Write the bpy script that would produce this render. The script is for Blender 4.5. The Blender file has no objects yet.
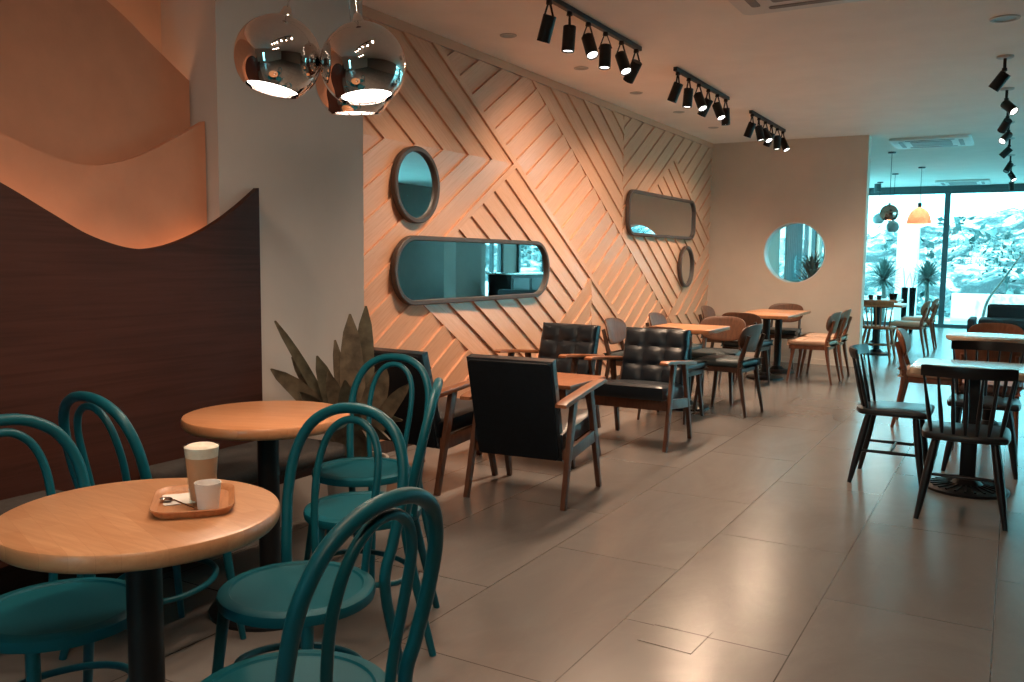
import bpy, bmesh, math, random
from mathutils import Vector, Matrix, Quaternion
import numpy as np
random.seed(7)
SC = bpy.context.scene
COL = SC.collection
PI = math.pi

# ------------------------------------------------------------------ camera
F, YAW, PIT, ROL, EYE = 873.0, .52162, .09405, .010113, 1.34
_f = Vector((-math.sin(YAW)*math.cos(PIT), math.cos(YAW)*math.cos(PIT), -math.sin(PIT)))
_r0 = Vector((math.cos(YAW), math.sin(YAW), 0)); _u0 = _r0.cross(_f)
_r = _r0*math.cos(ROL) + _u0*math.sin(ROL); _u = _u0*math.cos(ROL) - _r0*math.sin(ROL)
cd = bpy.data.cameras.new('camera'); cam = bpy.data.objects.new('camera', cd); COL.objects.link(cam)
cam.matrix_world = Matrix(((_r.x, _u.x, -_f.x, 0), (_r.y, _u.y, -_f.y, 0), (_r.z, _u.z, -_f.z, EYE), (0, 0, 0, 1)))
cd.sensor_width = 36; cd.lens = 36*F/1024; cd.clip_start = .05; cd.clip_end = 300
SC.camera = cam

# ------------------------------------------------------------------ world, sun, exposure
SC.view_settings.view_transform = 'Standard'; SC.view_settings.look = 'None'
SC.view_settings.exposure = 0.0; SC.view_settings.gamma = 1.0
SC.view_settings.use_curve_mapping = False
SC.cycles.use_denoising = True
SC.cycles.max_bounces = 8; SC.cycles.diffuse_bounces = 5; SC.cycles.glossy_bounces = 5
SC.cycles.transmission_bounces = 8; SC.cycles.transparent_max_bounces = 12
SC.cycles.sample_clamp_indirect = 6.0; SC.cycles.caustics_reflective = False; SC.cycles.caustics_refractive = False
w = bpy.data.worlds.new('sky'); SC.world = w; w.use_nodes = True
wn = w.node_tree.nodes; bg = wn['Background']
SKY = (.27, .84, .96); SKY_STRENGTH = 9.5
bg.inputs[0].default_value = (*SKY, 1); bg.inputs[1].default_value = SKY_STRENGTH

def lamp(name, kind, loc, energy, color, **kw):
    d = bpy.data.lights.new(name, kind); d.energy = energy; d.color = color
    for k, v in kw.items(): setattr(d, k, v)
    o = bpy.data.objects.new(name, d); COL.objects.link(o); o.location = loc
    return o
def aim(o, d):
    o.rotation_euler = Vector(d).to_track_quat('-Z', 'Y').to_euler()
sun = lamp('sun', 'SUN', (0, 0, 20), 5.0, (1.0, .98, .95), angle=.02)
aim(sun, (.35, .75, -1.0))
WARM = (1.0, .69, .47)
SPOT_W = 74.0

# ------------------------------------------------------------------ materials
def lin(c):
    c /= 255.0
    return c/12.92 if c <= .04045 else ((c+.055)/1.055)**2.4
def rgb(r, g, b): return (lin(r), lin(g), lin(b))
class NT:
    def __init__(s, name):
        s.m = bpy.data.materials.new(name); s.m.use_nodes = True
        s.t = s.m.node_tree; s.b = s.t.nodes['Principled BSDF']
    def n(s, typ, **kw):
        x = s.t.nodes.new(typ)
        for k, v in kw.items(): setattr(x, k, v)
        return x
    def l(s, a, b): s.t.links.new(a, b)
    def coords(s, kind='Object', scale=(1, 1, 1), rot=(0, 0, 0), loc=(0, 0, 0)):
        tc = s.n('ShaderNodeTexCoord'); mp = s.n('ShaderNodeMapping')
        mp.inputs['Scale'].default_value = scale; mp.inputs['Rotation'].default_value = rot; mp.inputs['Location'].default_value = loc
        s.l(tc.outputs[kind], mp.inputs[0]); return mp.outputs[0]
    def noise(s, vec, scale, detail=4, rough=.55, dist=0):
        x = s.n('ShaderNodeTexNoise'); x.inputs['Scale'].default_value = scale; x.inputs['Detail'].default_value = detail
        x.inputs['Roughness'].default_value = rough; x.inputs['Distortion'].default_value = dist
        s.l(vec, x.inputs['Vector']); return x.outputs['Fac']
    def ramp(s, fac, stops):
        x = s.n('ShaderNodeValToRGB'); e = x.color_ramp.elements
        while len(e) < len(stops): e.new(.5)
        for i, (p, c) in enumerate(stops): e[i].position = p; e[i].color = (*c, 1)
        s.l(fac, x.inputs[0]); return x.outputs[0]
    def mix(s, fac, a, b, mode='MIX'):
        x = s.n('ShaderNodeMix', data_type='RGBA', blend_type=mode)
        for sock, v in ((x.inputs[0], fac), (x.inputs[6], a), (x.inputs[7], b)):
            if isinstance(v, (int, float)): sock.default_value = v
            elif isinstance(v, tuple): sock.default_value = (*v, 1)
            else: s.l(v, sock)
        return x.outputs[2]
    def bump(s, h, strength=.2, dist=.01):
        x = s.n('ShaderNodeBump'); x.inputs['Strength'].default_value = strength; x.inputs['Distance'].default_value = dist
        s.l(h, x.inputs['Height']); s.l(x.outputs[0], s.b.inputs['Normal'])
    def set(s, **kw):
        for k, v in kw.items():
            i = s.b.inputs[k.replace('_', ' ')]
            if hasattr(v, 'links') or hasattr(v, 'is_linked'): s.l(v, i)
            elif isinstance(v, tuple): i.default_value = (*v, 1)
            else: i.default_value = v
        return s
def plain(name, c, rough=.5, metal=0, var=.08, scale=14, coat=0, bump=0, spec=.5):
    t = NT(name); v = t.coords(); n = t.noise(v, scale)
    a = tuple(x*(1-var) for x in c); b = tuple(min(1, x*(1+var)) for x in c)
    t.set(Base_Color=t.ramp(n, [(.3, a), (.7, b)]), Roughness=rough, Metallic=metal)
    t.b.inputs['Specular IOR Level'].default_value = spec
    if coat: t.b.inputs['Coat Weight'].default_value = coat; t.b.inputs['Coat Roughness'].default_value = .12
    if bump: t.bump(t.noise(v, scale*8, 3), bump, .003)
    return t.m
def wood(name, dark, mid, light, axis=(1, 14, 14), scale=4, rough=.4, kind='Object', coat=0, bump=.06, rot=(0, 0, 0)):
    t = NT(name); v = t.coords(kind, axis, rot)
    g = t.noise(v, scale, 6, .6, .6); p = t.noise(t.coords(kind, tuple(a*.35 for a in axis), rot), scale*.5, 2)
    c = t.ramp(g, [(.25, dark), (.5, mid), (.75, light)])
    c = t.mix(t.ramp(p, [(.35, (.0, .0, .0)), (.7, (.35, .35, .35))]), c, mid)
    t.set(Base_Color=c, Roughness=rough)
    if coat: t.b.inputs['Coat Weight'].default_value = coat; t.b.inputs['Coat Roughness'].default_value = .15
    if bump: t.bump(g, bump, .004)
    return t.m
def butcher(name, dark, mid, light, rough=.35, rot=0, sc=1.0):
    """glued hardwood staves"""
    t = NT(name); v = t.coords('Object', (sc, sc, sc), (0, 0, rot))
    br = t.n('ShaderNodeTexBrick'); br.offset = .37; br.inputs['Scale'].default_value = 1
    br.inputs['Brick Width'].default_value = .26; br.inputs['Row Height'].default_value = .042
    br.inputs['Mortar Size'].default_value = .0002; br.inputs['Bias'].default_value = 0
    br.inputs['Color1'].default_value = (*mid, 1); br.inputs['Color2'].default_value = (*light, 1); br.inputs['Mortar'].default_value = (*dark, 1)
    t.l(v, br.inputs['Vector'])
    g = t.noise(t.coords('Object', (3*sc, 40*sc, 40*sc), (0, 0, rot)), 1.6, 5, .6, .4)
    c = t.mix(t.ramp(g, [(.35, (.45, .45, .45)), (.75, (0, 0, 0))]), br.outputs['Color'], dark)
    t.set(Base_Color=c, Roughness=rough); t.b.inputs['Coat Weight'].default_value = .15; t.b.inputs['Coat Roughness'].default_value = .2
    return t.m
def emit(name, c, s):
    t = NT(name); t.set(Base_Color=c, Emission_Color=c); t.b.inputs['Emission Strength'].default_value = s
    return t.m
M = {}
M['ceiling'] = plain('ceiling paint', rgb(250, 243, 235), .7, var=.03, scale=3)
M['wall'] = plain('wall paint', rgb(192, 180, 172), .8, var=.03, scale=4, bump=.05)
M['beige'] = plain('beige wall paint', rgb(210, 196, 182), .7, var=.03, scale=4, bump=.05)
M['greige'] = plain('grey brown wall paint', rgb(126, 112, 104), .75, var=.04, scale=4)
M['plaster'] = plain('terracotta plaster', rgb(192, 136, 108), .8, var=.05, scale=9, bump=.15)
M['pink'] = plain('pale plaster', rgb(214, 176, 150), .75, var=.04, scale=6)
M['teal'] = plain('teal lacquer', (.002, .078, .108), .4, var=.07, scale=6, spec=.3)
M['tealseat'] = plain('teal seat paint', (.002, .080, .110), .5, var=.07, scale=6, spec=.18)
M['black'] = plain('black metal', (.010, .011, .013), .42, var=.1, spec=.3)
M['blackwood'] = plain('black stained wood', (.009, .009, .011), .33, var=.2, scale=30, spec=.45)
M['leather'] = plain('black leather', (.003, .008, .014), .34, var=.2, scale=30, bump=.12)
M['leatherback'] = plain('black leather back', (.004, .007, .011), .6, var=.2, scale=30, bump=.12, spec=.2)
M['tealpad'] = plain('blue black seat vinyl', (.03, .05, .058), .38, var=.15, scale=20, bump=.08)
M['beigepad'] = plain('beige seat vinyl', rgb(196, 160, 135), .55, var=.08, scale=20, bump=.08)
M['pinkpad'] = plain('dusty pink seat vinyl', rgb(190, 140, 125), .55, var=.08, scale=20)
M['walnut'] = wood('walnut', (.045, .016, .008), (.095, .036, .018), (.14, .058, .03), (3, 3, .6), 12, .38)
M['darkwood'] = wood('dark walnut', (.025, .012, .008), (.055, .026, .016), (.085, .042, .026), (3, 3, .6), 12, .4)
M['oak'] = wood('orange oak', (.19, .065, .022), (.30, .115, .042), (.40, .17, .07), (3, 3, .6), 12, .42)
M['redwood'] = wood('reddish beech', (.13, .042, .018), (.21, .075, .034), (.28, .11, .055), (3, 3, .6), 12, .42)
M['backply'] = wood('brown bent plywood', (.06, .026, .014), (.115, .05, .028), (.16, .075, .043), (9, 9, .8), 5, .42)
M['redply'] = wood('reddish bent plywood', (.15, .05, .022), (.23, .085, .04), (.30, .125, .065), (9, 9, .8), 5, .42)
M['armtop'] = wood('orange brown armrest', (.17, .058, .022), (.26, .095, .04), (.34, .14, .06), (9, 1, 9), 5, .38)
M['tabletop'] = butcher('butcher block', (.36, .16, .07), (.53, .27, .135), (.63, .35, .19), rot=.35)
M['tabletop2'] = butcher('warm butcher block', (.34, .13, .055), (.50, .225, .10), (.58, .28, .14), rot=.2)
M['orangetop'] = butcher('orange wood top', (.30, .10, .035), (.42, .165, .065), (.50, .21, .09), rot=1.57)
M['paletop'] = butcher('pale wood top', (.42, .30, .2), (.55, .42, .3), (.62, .5, .37), rot=1.57)
_b = M['paletop'].node_tree.nodes['Principled BSDF']; _b.inputs['Roughness'].default_value = .24; _b.inputs['Coat Weight'].default_value = .6; _b.inputs['Coat Roughness'].default_value = .18
M['brown'] = wood('dark brown veneer', (.024, .0075, .0045), (.046, .0145, .0095), (.062, .021, .014), (6, .5, 14), 3, .55, bump=.04)
M['brown'].node_tree.nodes['Principled BSDF'].inputs['Specular IOR Level'].default_value = .2
M['cushion'] = plain('grey bench fabric', (.05, .043, .04), .9, var=.2, scale=60, bump=.3)
M['chrome'] = plain('mirror chrome', (.80, .76, .74), .035, 1, var=.01)
M['steel'] = plain('brushed steel', (.62, .6, .58), .2, 1, var=.03)
M['mirror'] = plain('mirror glass', (.80, .85, .86), .015, 1, var=.003)
M['mirrorframe'] = plain('grey brown frame', rgb(74, 64, 60), .5, var=.1, scale=30)
M['white'] = plain('white ceramic', (.78, .76, .74), .25, var=.02, coat=.3)
M['acwhite'] = plain('white plastic', (.72, .72, .7), .4, var=.02)
M['acgrey'] = plain('grey grille plastic', (.22, .22, .22), .5, var=.1)
M['tray'] = wood('tray wood', (.30, .12, .05), (.44, .2, .09), (.54, .27, .13), (2, 16, 16), 4, .42)
M['paper'] = plain('paper napkin', (.75, .72, .68), .8, var=.02)
M['coffee'] = plain('milky coffee', (.62, .30, .175), .5, var=.06, scale=20)
M['foam'] = plain('milk foam', (.82, .69, .60), .7, var=.1, scale=60)
M['leaf'] = plain('olive brown leaf', (.135, .10, .065), .6, var=.5, scale=16)
M['leaf2'] = plain('dull green leaf', (.10, .085, .055), .6, var=.45, scale=16)
M['pot'] = plain('ribbed grey pot', (.42, .4, .37), .7, var=.06)
M['soil'] = plain('dark soil', (.02, .014, .01), .95, var=.4, scale=60)
M['frame'] = plain('teal grey window frame', (.06, .10, .11), .45, var=.05)
M['wicker'] = plain('woven rattan', (.52, .27, .13), .65, var=.25, scale=70, bump=.5)
M['copper'] = plain('copper mirror globe', (.55, .40, .34), .07, 1, var=.02)
M['wetblack'] = plain('glazed black planter', (.006, .012, .014), .15, var=.2)
M['sofa'] = plain('charcoal sofa fabric', (.012, .014, .017), .75, var=.2, scale=40, bump=.2)
M['curtain'] = plain('teal sheer curtain', (.16, .36, .40), .8, var=.08, scale=8)
M['ground'] = plain('pale paving', (.34, .52, .54), .85, var=.1, scale=2)
M['column'] = plain('white render', (.82, .83, .82), .8, var=.03)
M['foliage'] = plain('dull foliage', (.085, .14, .13), .6, var=.4, scale=8)
M['foliage2'] = plain('pale foliage', (.04, .095, .095), .6, var=.4, scale=8)
M['trunk'] = plain('pale bark', (.16, .14, .12), .8, var=.2)
M['lens'] = emit('lit spot lens', (1, .97, .92), 4.5)
M['glow'] = emit('lamp diffuser', (1, .90, .80), 9)
M['led'] = emit('warm light strip', (1, .46, .21), 6.5)
M['ring'] = plain('pale recessed ring', (.55, .54, .52), .5)
M['ringglass'] = plain('frosted downlight glass', (.35, .42, .43), .35)
M['signpaint'] = plain('grey sign lettering', (.03, .07, .08), .5)
# glass
def glass(name, tint, rough=.0):
    t = NT(name); t.set(Base_Color=tint, Roughness=rough); t.b.inputs['Transmission Weight'].default_value = 1; t.b.inputs['IOR'].default_value = 1.45
    return t.m
def pane_glass(r0=.035, r1=.45):
    t = NT('window glass'); tr = t.n('ShaderNodeBsdfTransparent'); gl = t.n('ShaderNodeBsdfGlossy'); gl.inputs['Roughness'].default_value = .02
    lw = t.n('ShaderNodeLayerWeight'); lw.inputs[0].default_value = .5
    mr = t.n('ShaderNodeMapRange'); mr.inputs[1].default_value = .4; mr.inputs[3].default_value = r0; mr.inputs[4].default_value = r1; t.l(lw.outputs['Facing'], mr.inputs[0])
    tr.inputs[0].default_value = (.93, .98, .98, 1)
    mx = t.n('ShaderNodeMixShader'); t.l(mr.outputs[0], mx.inputs[0]); t.l(tr.outputs[0], mx.inputs[1]); t.l(gl.outputs[0], mx.inputs[2])
    out = [n for n in t.t.nodes if n.type == 'OUTPUT_MATERIAL'][0]; t.l(mx.outputs[0], out.inputs[0])
    return t.m
M['pane'] = pane_glass()
M['glass'] = pane_glass(.015, .22); M['glass'].name = 'clear drinking glass'
# wood cladding with grain along each board (UV)
def cladding():
    t = NT('honey veneer boards'); v = t.coords('UV', (1.2, 22, 1))
    g = t.noise(v, 3.5, 6, .6, .5); p = t.noise(t.coords('UV', (.5, 5.3, 1)), 1, 1)
    c = t.ramp(g, [(.25, (.60, .31, .185)), (.5, (.70, .385, .245)), (.78, (.76, .45, .30))])
    c = t.mix(t.ramp(p, [(.3, (0, 0, 0)), (.7, (.4, .4, .4))]), c, (.62, .33, .19))
    t.set(Base_Color=c, Roughness=.34); t.b.inputs['Coat Weight'].default_value = .25; t.b.inputs['Coat Roughness'].default_value = .16
    t.bump(g, .05, .003)
    return t.m
M['cladding'] = cladding()
def floor_mat():
    t = NT('stone floor tiles')
    tc = t.n('ShaderNodeTexCoord'); mp = t.n('ShaderNodeMapping'); mp.inputs['Rotation'].default_value = (0, 0, PI/2)
    mp.inputs['Location'].default_value = (-.04, .6*20, 0)
    t.l(tc.outputs['Object'], mp.inputs[0])
    br = t.n('ShaderNodeTexBrick'); br.offset = .5; br.inputs['Scale'].default_value = 1
    br.inputs['Brick Width'].default_value = 1.2; br.inputs['Row Height'].default_value = .6
    br.inputs['Mortar Size'].default_value = .0028; br.inputs['Mortar Smooth'].default_value = .2; br.inputs['Bias'].default_value = 0
    br.inputs['Color1'].default_value = (.172, .158, .150, 1); br.inputs['Color2'].default_value = (.205, .190, .181, 1)
    br.inputs['Mortar'].default_value = (.05, .042, .038, 1); t.l(mp.outputs[0], br.inputs['Vector'])
    v = t.coords('Object', (1, .45, 1), (0, 0, .5))
    n1 = t.noise(v, 2.2, 8, .62, 1.2); n2 = t.noise(t.coords('Object', (1, .6, 1), (0, 0, -.7)), 1.1, 9, .6, 2.2)
    c = t.mix(t.ramp(n1, [(.32, (.42, .42, .42)), (.68, (0, 0, 0))]), br.outputs['Color'], (.105, .096, .090))
    vein = t.ramp(n2, [(.485, (0, 0, 0)), (.5, (.03, .03, .03)), (.515, (0, 0, 0))])
    c = t.mix(vein, c, (.36, .33, .30))
    t.set(Base_Color=c, Roughness=t.ramp(n1, [(.3, (.268, .268, .268)), (.7, (.235, .235, .235))]))
    t.b.inputs['Specular IOR Level'].default_value = .5
    h = t.mix(br.outputs['Fac'], (1, 1, 1), (0, 0, 0)); t.bump(h, .35, .003)
    return t.m
M['floor'] = floor_mat()

# ------------------------------------------------------------------ mesh helpers
class MB:
    def __init__(s): s.bm = bmesh.new()
    def box(s, c, size, bevel=.004, rot=None, seg=2):
        r = bmesh.ops.create_cube(s.bm, size=1); vs = r['verts']
        for v in vs: v.co = Vector((v.co.x*size[0], v.co.y*size[1], v.co.z*size[2]))
        if bevel:
            es = list({e for v in vs for e in v.link_edges})
            rr = bmesh.ops.bevel(s.bm, geom=es, offset=bevel, segments=seg, profile=.6, affect='EDGES')
            vs = list({v for f in rr['faces'] for v in f.verts} | {v for v in vs if v.is_valid})
        mt = (rot.to_4x4() if rot else Matrix.Identity(4)); mt.translation = Vector(c)
        for v in vs: v.co = mt @ v.co
        return s
    def bar(s, p0, p1, a0, a1, side=(1, 0, 0), bevel=.004):
        """tapered rectangular bar p0->p1; a0/a1 = (width along side, depth) at each end"""
        p0, p1 = Vector(p0), Vector(p1); d = (p1-p0).normalized(); x = Vector(side); x = (x-d*x.dot(d)).normalized(); y = d.cross(x)
        vs = []
        for p, a in ((p0, a0), (p1, a1)):
            for sx, sy in ((-1, -1), (1, -1), (1, 1), (-1, 1)): vs.append(s.bm.verts.new(p+x*sx*a[0]/2+y*sy*a[1]/2))
        fs = [s.bm.faces.new([vs[i] for i in q]) for q in ((3, 2, 1, 0), (4, 5, 6, 7), (0, 1, 5, 4), (1, 2, 6, 5), (2, 3, 7, 6), (3, 0, 4, 7))]
        if bevel: bmesh.ops.bevel(s.bm, geom=list({e for f in fs for e in f.edges}), offset=bevel, segments=2, profile=.6, affect='EDGES')
        return s
    def tube(s, pts, r, n=10, closed=False, flat=1.0):
        pts = [Vector(p) for p in pts]; N = len(pts); rs = r if isinstance(r, (list, tuple)) else [r]*N
        T = []
        for i in range(N):
            a = pts[(i-1) % N] if (closed or i > 0) else pts[i]; b = pts[(i+1) % N] if (closed or i < N-1) else pts[i]
            T.append((b-a).normalized())
        up = Vector((0, 0, 1)) if abs(T[0].z) < .9 else Vector((0, 1, 0))
        x = (up-T[0]*up.dot(T[0])).normalized(); rings = []
        for i in range(N):
            if i: x = (x-T[i]*x.dot(T[i])).normalized()
            y = T[i].cross(x)
            rings.append([s.bm.verts.new(pts[i]+(x*math.cos(2*PI*k/n)+y*math.sin(2*PI*k/n)*flat)*rs[i]) for k in range(n)])
        for i in range(N if closed else N-1):
            a, b = rings[i], rings[(i+1) % N]
            for k in range(n): s.bm.faces.new((a[k], a[(k+1) % n], b[(k+1) % n], b[k]))
        if not closed: s.bm.faces.new(rings[0][::-1]); s.bm.faces.new(rings[-1])
        return s
    def lathe(s, prof, n=32, mt=None, c=(0, 0, 0)):
        mt = mt or Matrix.Translation(Vector(c)); rings = []
        for r, z in prof:
            if r < 1e-6: rings.append([s.bm.verts.new(mt @ Vector((0, 0, z)))])
            else: rings.append([s.bm.verts.new(mt @ Vector((r*math.cos(2*PI*k/n), r*math.sin(2*PI*k/n), z))) for k in range(n)])
        for a, b in zip(rings, rings[1:]):
            for k in range(n):
                q = [a[k % len(a)], a[(k+1) % n % len(a)], b[(k+1) % n % len(b)], b[k % len(b)]]
                q2 = []
                for v in q:
                    if v not in q2: q2.append(v)
                if len(q2) > 2: s.bm.faces.new(q2)
        return s
    def prism(s, outline, h0, h1, mt=None, bevel=0, bend=None):
        """outline in local xy, extruded local z h0->h1, rounded edge by bevel, optional bend(Vector)->Vector"""
        mt = mt or Matrix.Identity(4); ctr = Vector((sum(p[0] for p in outline)/len(outline), sum(p[1] for p in outline)/len(outline)))
        def inset(d):
            o = []; N = len(outline)
            for i in range(N):
                a, b, c = Vector(outline[i-1]), Vector(outline[i]), Vector(outline[(i+1) % N])
                t = (c-a); nrm = Vector((-t.y, t.x))
                if nrm.length > 1e-9: nrm.normalize()
                o.append(b+nrm*d)
            return o
        lv = [(h0, bevel), (h0+bevel*.3, bevel*.3), (h0+bevel, 0), (h1-bevel, 0), (h1-bevel*.3, bevel*.3), (h1, bevel)] if bevel else [(h0, 0), (h1, 0)]
        f = bend or (lambda v: v); rings = []
        for z, d in lv: rings.append([s.bm.verts.new(mt @ f(Vector((p[0], p[1], z)))) for p in inset(d)])
        N = len(outline)
        for a, b in zip(rings, rings[1:]):
            for k in range(N): s.bm.faces.new((a[k], a[(k+1) % N], b[(k+1) % N], b[k]))
        if bend:  # fan with centre rings so that the faces follow the bend
            for ring, rev, z in ((rings[0], True, h0), (rings[-1], False, h1)):
                prev = ring; o = inset(bevel)
                for fr in (.75, .5, .25):
                    cur = [s.bm.verts.new(mt @ f(Vector((ctr.x+(p[0]-ctr.x)*fr, ctr.y+(p[1]-ctr.y)*fr, z)))) for p in o]
                    for k in range(N):
                        q = (prev[k], prev[(k+1) % N], cur[(k+1) % N], cur[k]); s.bm.faces.new(q[::-1] if rev else q)
                    prev = cur
                cv = s.bm.verts.new(mt @ f(Vector((ctr.x, ctr.y, z))))
                for k in range(N):
                    q = (prev[k], prev[(k+1) % N], cv); s.bm.faces.new(q[::-1] if rev else q)
        else:
            s.bm.faces.new(rings[0][::-1]); s.bm.faces.new(rings[-1])
        return s
    def quad(s, *ps): s.bm.faces.new([s.bm.verts.new(Vector(p)) for p in ps]); return s
    def build(s, name, mat, parent=None, smooth=40, fix=True):
        me = bpy.data.meshes.new(name)
        if fix: bmesh.ops.recalc_face_normals(s.bm, faces=s.bm.faces)
        s.bm.to_mesh(me); s.bm.free(); me.materials.append(M[mat] if isinstance(mat, str) else mat)
        if smooth:
            me.polygons.foreach_set('use_smooth', [True]*len(me.polygons)); me.set_sharp_from_angle(angle=math.radians(smooth))
        o = bpy.data.objects.new(name, me); COL.objects.link(o)
        if parent: o.parent = parent
        return o
def tag(o, label, cat, group=None, kind=None):
    o['label'] = label; o['category'] = cat
    if group: o['group'] = group
    if kind: o['kind'] = kind
    return o
def struct(o): o['kind'] = 'structure'; return o
def thing(name, label, cat, loc=(0, 0, 0), rz=0, group=None):
    o = bpy.data.objects.new(name, None); COL.objects.link(o); o.location = loc; o.rotation_euler = (0, 0, rz); o.empty_display_size = .1
    return tag(o, label, cat, group)
def dup(root, loc, rz, label, group=None):
    def cp(o, par):
        c = o.copy(); COL.objects.link(c); c.parent = par
        for ch in o.children: cp(ch, c)
        return c
    r = cp(root, None); r.location = loc; r.rotation_euler = (0, 0, rz); r['label'] = label
    if group: r['group'] = group
    return r
def recolor(root, mp):
    def go(o):
        if o.type == 'MESH':
            for k, v in mp.items():
                if o.name.split('.')[0] == k:
                    o.data = o.data.copy(); o.data.materials[0] = M[v]
        for c in o.children: go(c)
    go(root)
def face(fx, fy): return math.atan2(-fx, fy)
def spline(pts, n=6, closed=False):
    P = [Vector(p) for p in pts]; N = len(P); out = []
    for i in range(N if closed else N-1):
        a = P[i-1] if (closed or i > 0) else P[0]*2-P[1]; b = P[i]; c = P[(i+1) % N]; d = P[(i+2) % N] if (closed or i < N-2) else c*2-b
        for k in range(n):
            t = k/n
            out.append(.5*((2*b)+(c-a)*t+(2*a-5*b+4*c-d)*t*t+(3*b-a-3*c+d)*t**3))
    if not closed: out.append(P[-1])
    return out
def rrect(w_, h_, r, n=6, cx=0, cy=0):
    o = []
    for sx, sy, a0 in ((1, 1, 0), (-1, 1, 90), (-1, -1, 180), (1, -1, 270)):
        for k in range(n+1):
            a = math.radians(a0+90*k/n); o.append((cx+sx*(w_/2-r)+r*math.cos(a), cy+sy*(h_/2-r)+r*math.sin(a)))
    return o
def superell(w_, h_, p=3, n=36, cx=0, cy=0):
    o = []
    for k in range(n):
        a = 2*PI*k/n; c, s_ = math.cos(a), math.sin(a)
        o.append((cx+w_/2*math.copysign(abs(c)**(2/p), c), cy+h_/2*math.copysign(abs(s_)**(2/p), s_)))
    return o

# ------------------------------------------------------------------ room shell
XL, XR, YF, YB, ZC = -3.70, 4.2, -2.6, 20.3, 2.93
def slab(name, lo, hi, mat, smooth=0):
    c = [(a+b)/2 for a, b in zip(lo, hi)]; sz = [b-a for a, b in zip(lo, hi)]
    return struct(MB().box(c, sz, 0).build(name, mat, smooth=smooth))
slab('floor', (XL-.3, YF-.2, -.12), (XR+.2, YB+.1, 0), 'floor')
slab('ceiling', (XL-.3, YF-.2, ZC), (XR+.2, YB+.6, ZC+.15), 'ceiling')

# chevron board cladding of the left wall: lapped boards, each raised along one edge
SL = .625; CA = math.atan(SL)
def clip(poly, a, b, c):       # keep a*y+b*z+c >= 0
    out = []
    for i in range(len(poly)):
        p, q = poly[i-1], poly[i]; dp = a*p[0]+b*p[1]+c; dq = a*q[0]+b*q[1]+c
        if (dp >= 0) != (dq >= 0):
            t = dp/(dp-dq); out.append((p[0]+(q[0]-p[0])*t, p[1]+(q[1]-p[1])*t))
        if dq >= 0: out.append(q)
    return out
def area(p): return abs(sum(p[i-1][0]*p[i][1]-p[i][0]*p[i-1][1] for i in range(len(p))))/2
Y0, Y1, Z0, Z1 = 3.76, 11.87, .09, 2.865
bmw = bmesh.new(); uvl = bmw.loops.layers.uv.new('UVMap')
THK, LOW, BASE = .022, .003, -3.708
def board(poly, fam, lo_, hi_, flat=False):
    if len(poly) < 3 or area(poly) < 2e-4: return
    def height(y, z):
        if flat: return THK
        s_ = (z+SL*y) if fam == 'u' else (z-SL*y)
        f = (s_-lo_)/(hi_-lo_)                       # 0 at the lower edge, 1 at the upper
        return LOW+(THK-LOW)*((1-f) if fam == 'u' else f)
    off = random.random()*30
    top = [bmw.verts.new((BASE+height(y, z), y, z)) for y, z in poly]
    bot = [bmw.verts.new((BASE-.03, y, z)) for y, z in poly]
    fs = [bmw.faces.new(top)]
    for k in range(len(poly)): fs.append(bmw.faces.new((top[k-1], top[k], bot[k], bot[k-1])))
    fs.append(bmw.faces.new(bot[::-1]))
    ca, sa = math.cos(CA), math.sin(CA)*(-1 if fam == 'u' else 1)
    for f in fs:
        for l in f.loops:
            y, z = l.vert.co.y, l.vert.co.z
            l[uvl].uv = (y*ca+z*sa+off, -y*sa+z*ca+off*1.7)
def region(fam, conds, strips=()):
    """conds: list of (kind, sign, value): u>6, v<-2, y>.., z>.. ; strips: (kind, a, b) flat border laths"""
    base = [(Y0, Z0), (Y1, Z0), (Y1, Z1), (Y0, Z1)]
    def cut(poly, kind, sign, val):
        a, b = {'u': (SL, 1), 'v': (-SL, 1), 'y': (1, 0), 'z': (0, 1)}[kind]
        return clip(poly, a*sign, b*sign, -val*sign)
    for c in conds: base = cut(base, *c) if len(base) > 2 else []
    if not base: return
    for kind, a, b in strips:
        p = cut(cut(base, kind, 1, a), kind, -1, b) if base else []
        board(p, 'u' if kind == 'u' else 'v', a, b, True)
        # remove the lath from the region (it lies along one side)
        keep = [q for q in (cut(base, kind, -1, a), cut(base, kind, 1, b)) if len(q) > 2]
        base = max(keep, key=area)
    step = .216
    vals = [(z+SL*y) if fam == 'u' else (z-SL*y) for y, z in base]
    ref = (6.14 if not any(c[0] == 'u' and c[1] > 0 and c[2] > 7 for c in conds) else 7.065) if fam == 'u' else -1.88
    k0, k1 = math.floor((min(vals)-ref)/step)-1, math.ceil((max(vals)-ref)/step)+1
    for k in range(k0, k1+1):
        lo_, hi_ = ref+k*step, ref+(k+1)*step
        p = cut(base, fam, 1, lo_)
        if len(p) > 2: p = cut(p, fam, -1, hi_)
        if len(p) > 2: board(p, fam, lo_, hi_)
U1, U2 = 6.14, 7.065
region('v', [('u', 1, U1), ('u', -1, U2)], [('u', U1, U1+.06)])
region('u', [('u', -1, U1), ('v', 1, -1.88), ('z', 1, 2.13)])
region('v', [('u', -1, U1), ('v', 1, -1.88), ('z', -1, 2.13), ('u', 1, 4.21)])
region('v', [('u', -1, 4.21)])
region('u', [('u', -1, U1), ('v', -1, -1.88), ('v', 1, -3.83), ('u', 1, 4.21)], [('v', -1.94, -1.88)])
region('v', [('u', -1, U1), ('v', -1, -3.83), ('y', -1, 8.03), ('u', 1, 4.21)])
region('u', [('u', -1, U1), ('v', -1, -3.83), ('y', 1, 8.03)])
region('u', [('u', 1, U2), ('y', -1, 8.77)])
region('v', [('u', 1, U2), ('v', 1, -3.85), ('y', 1, 8.77)])
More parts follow.
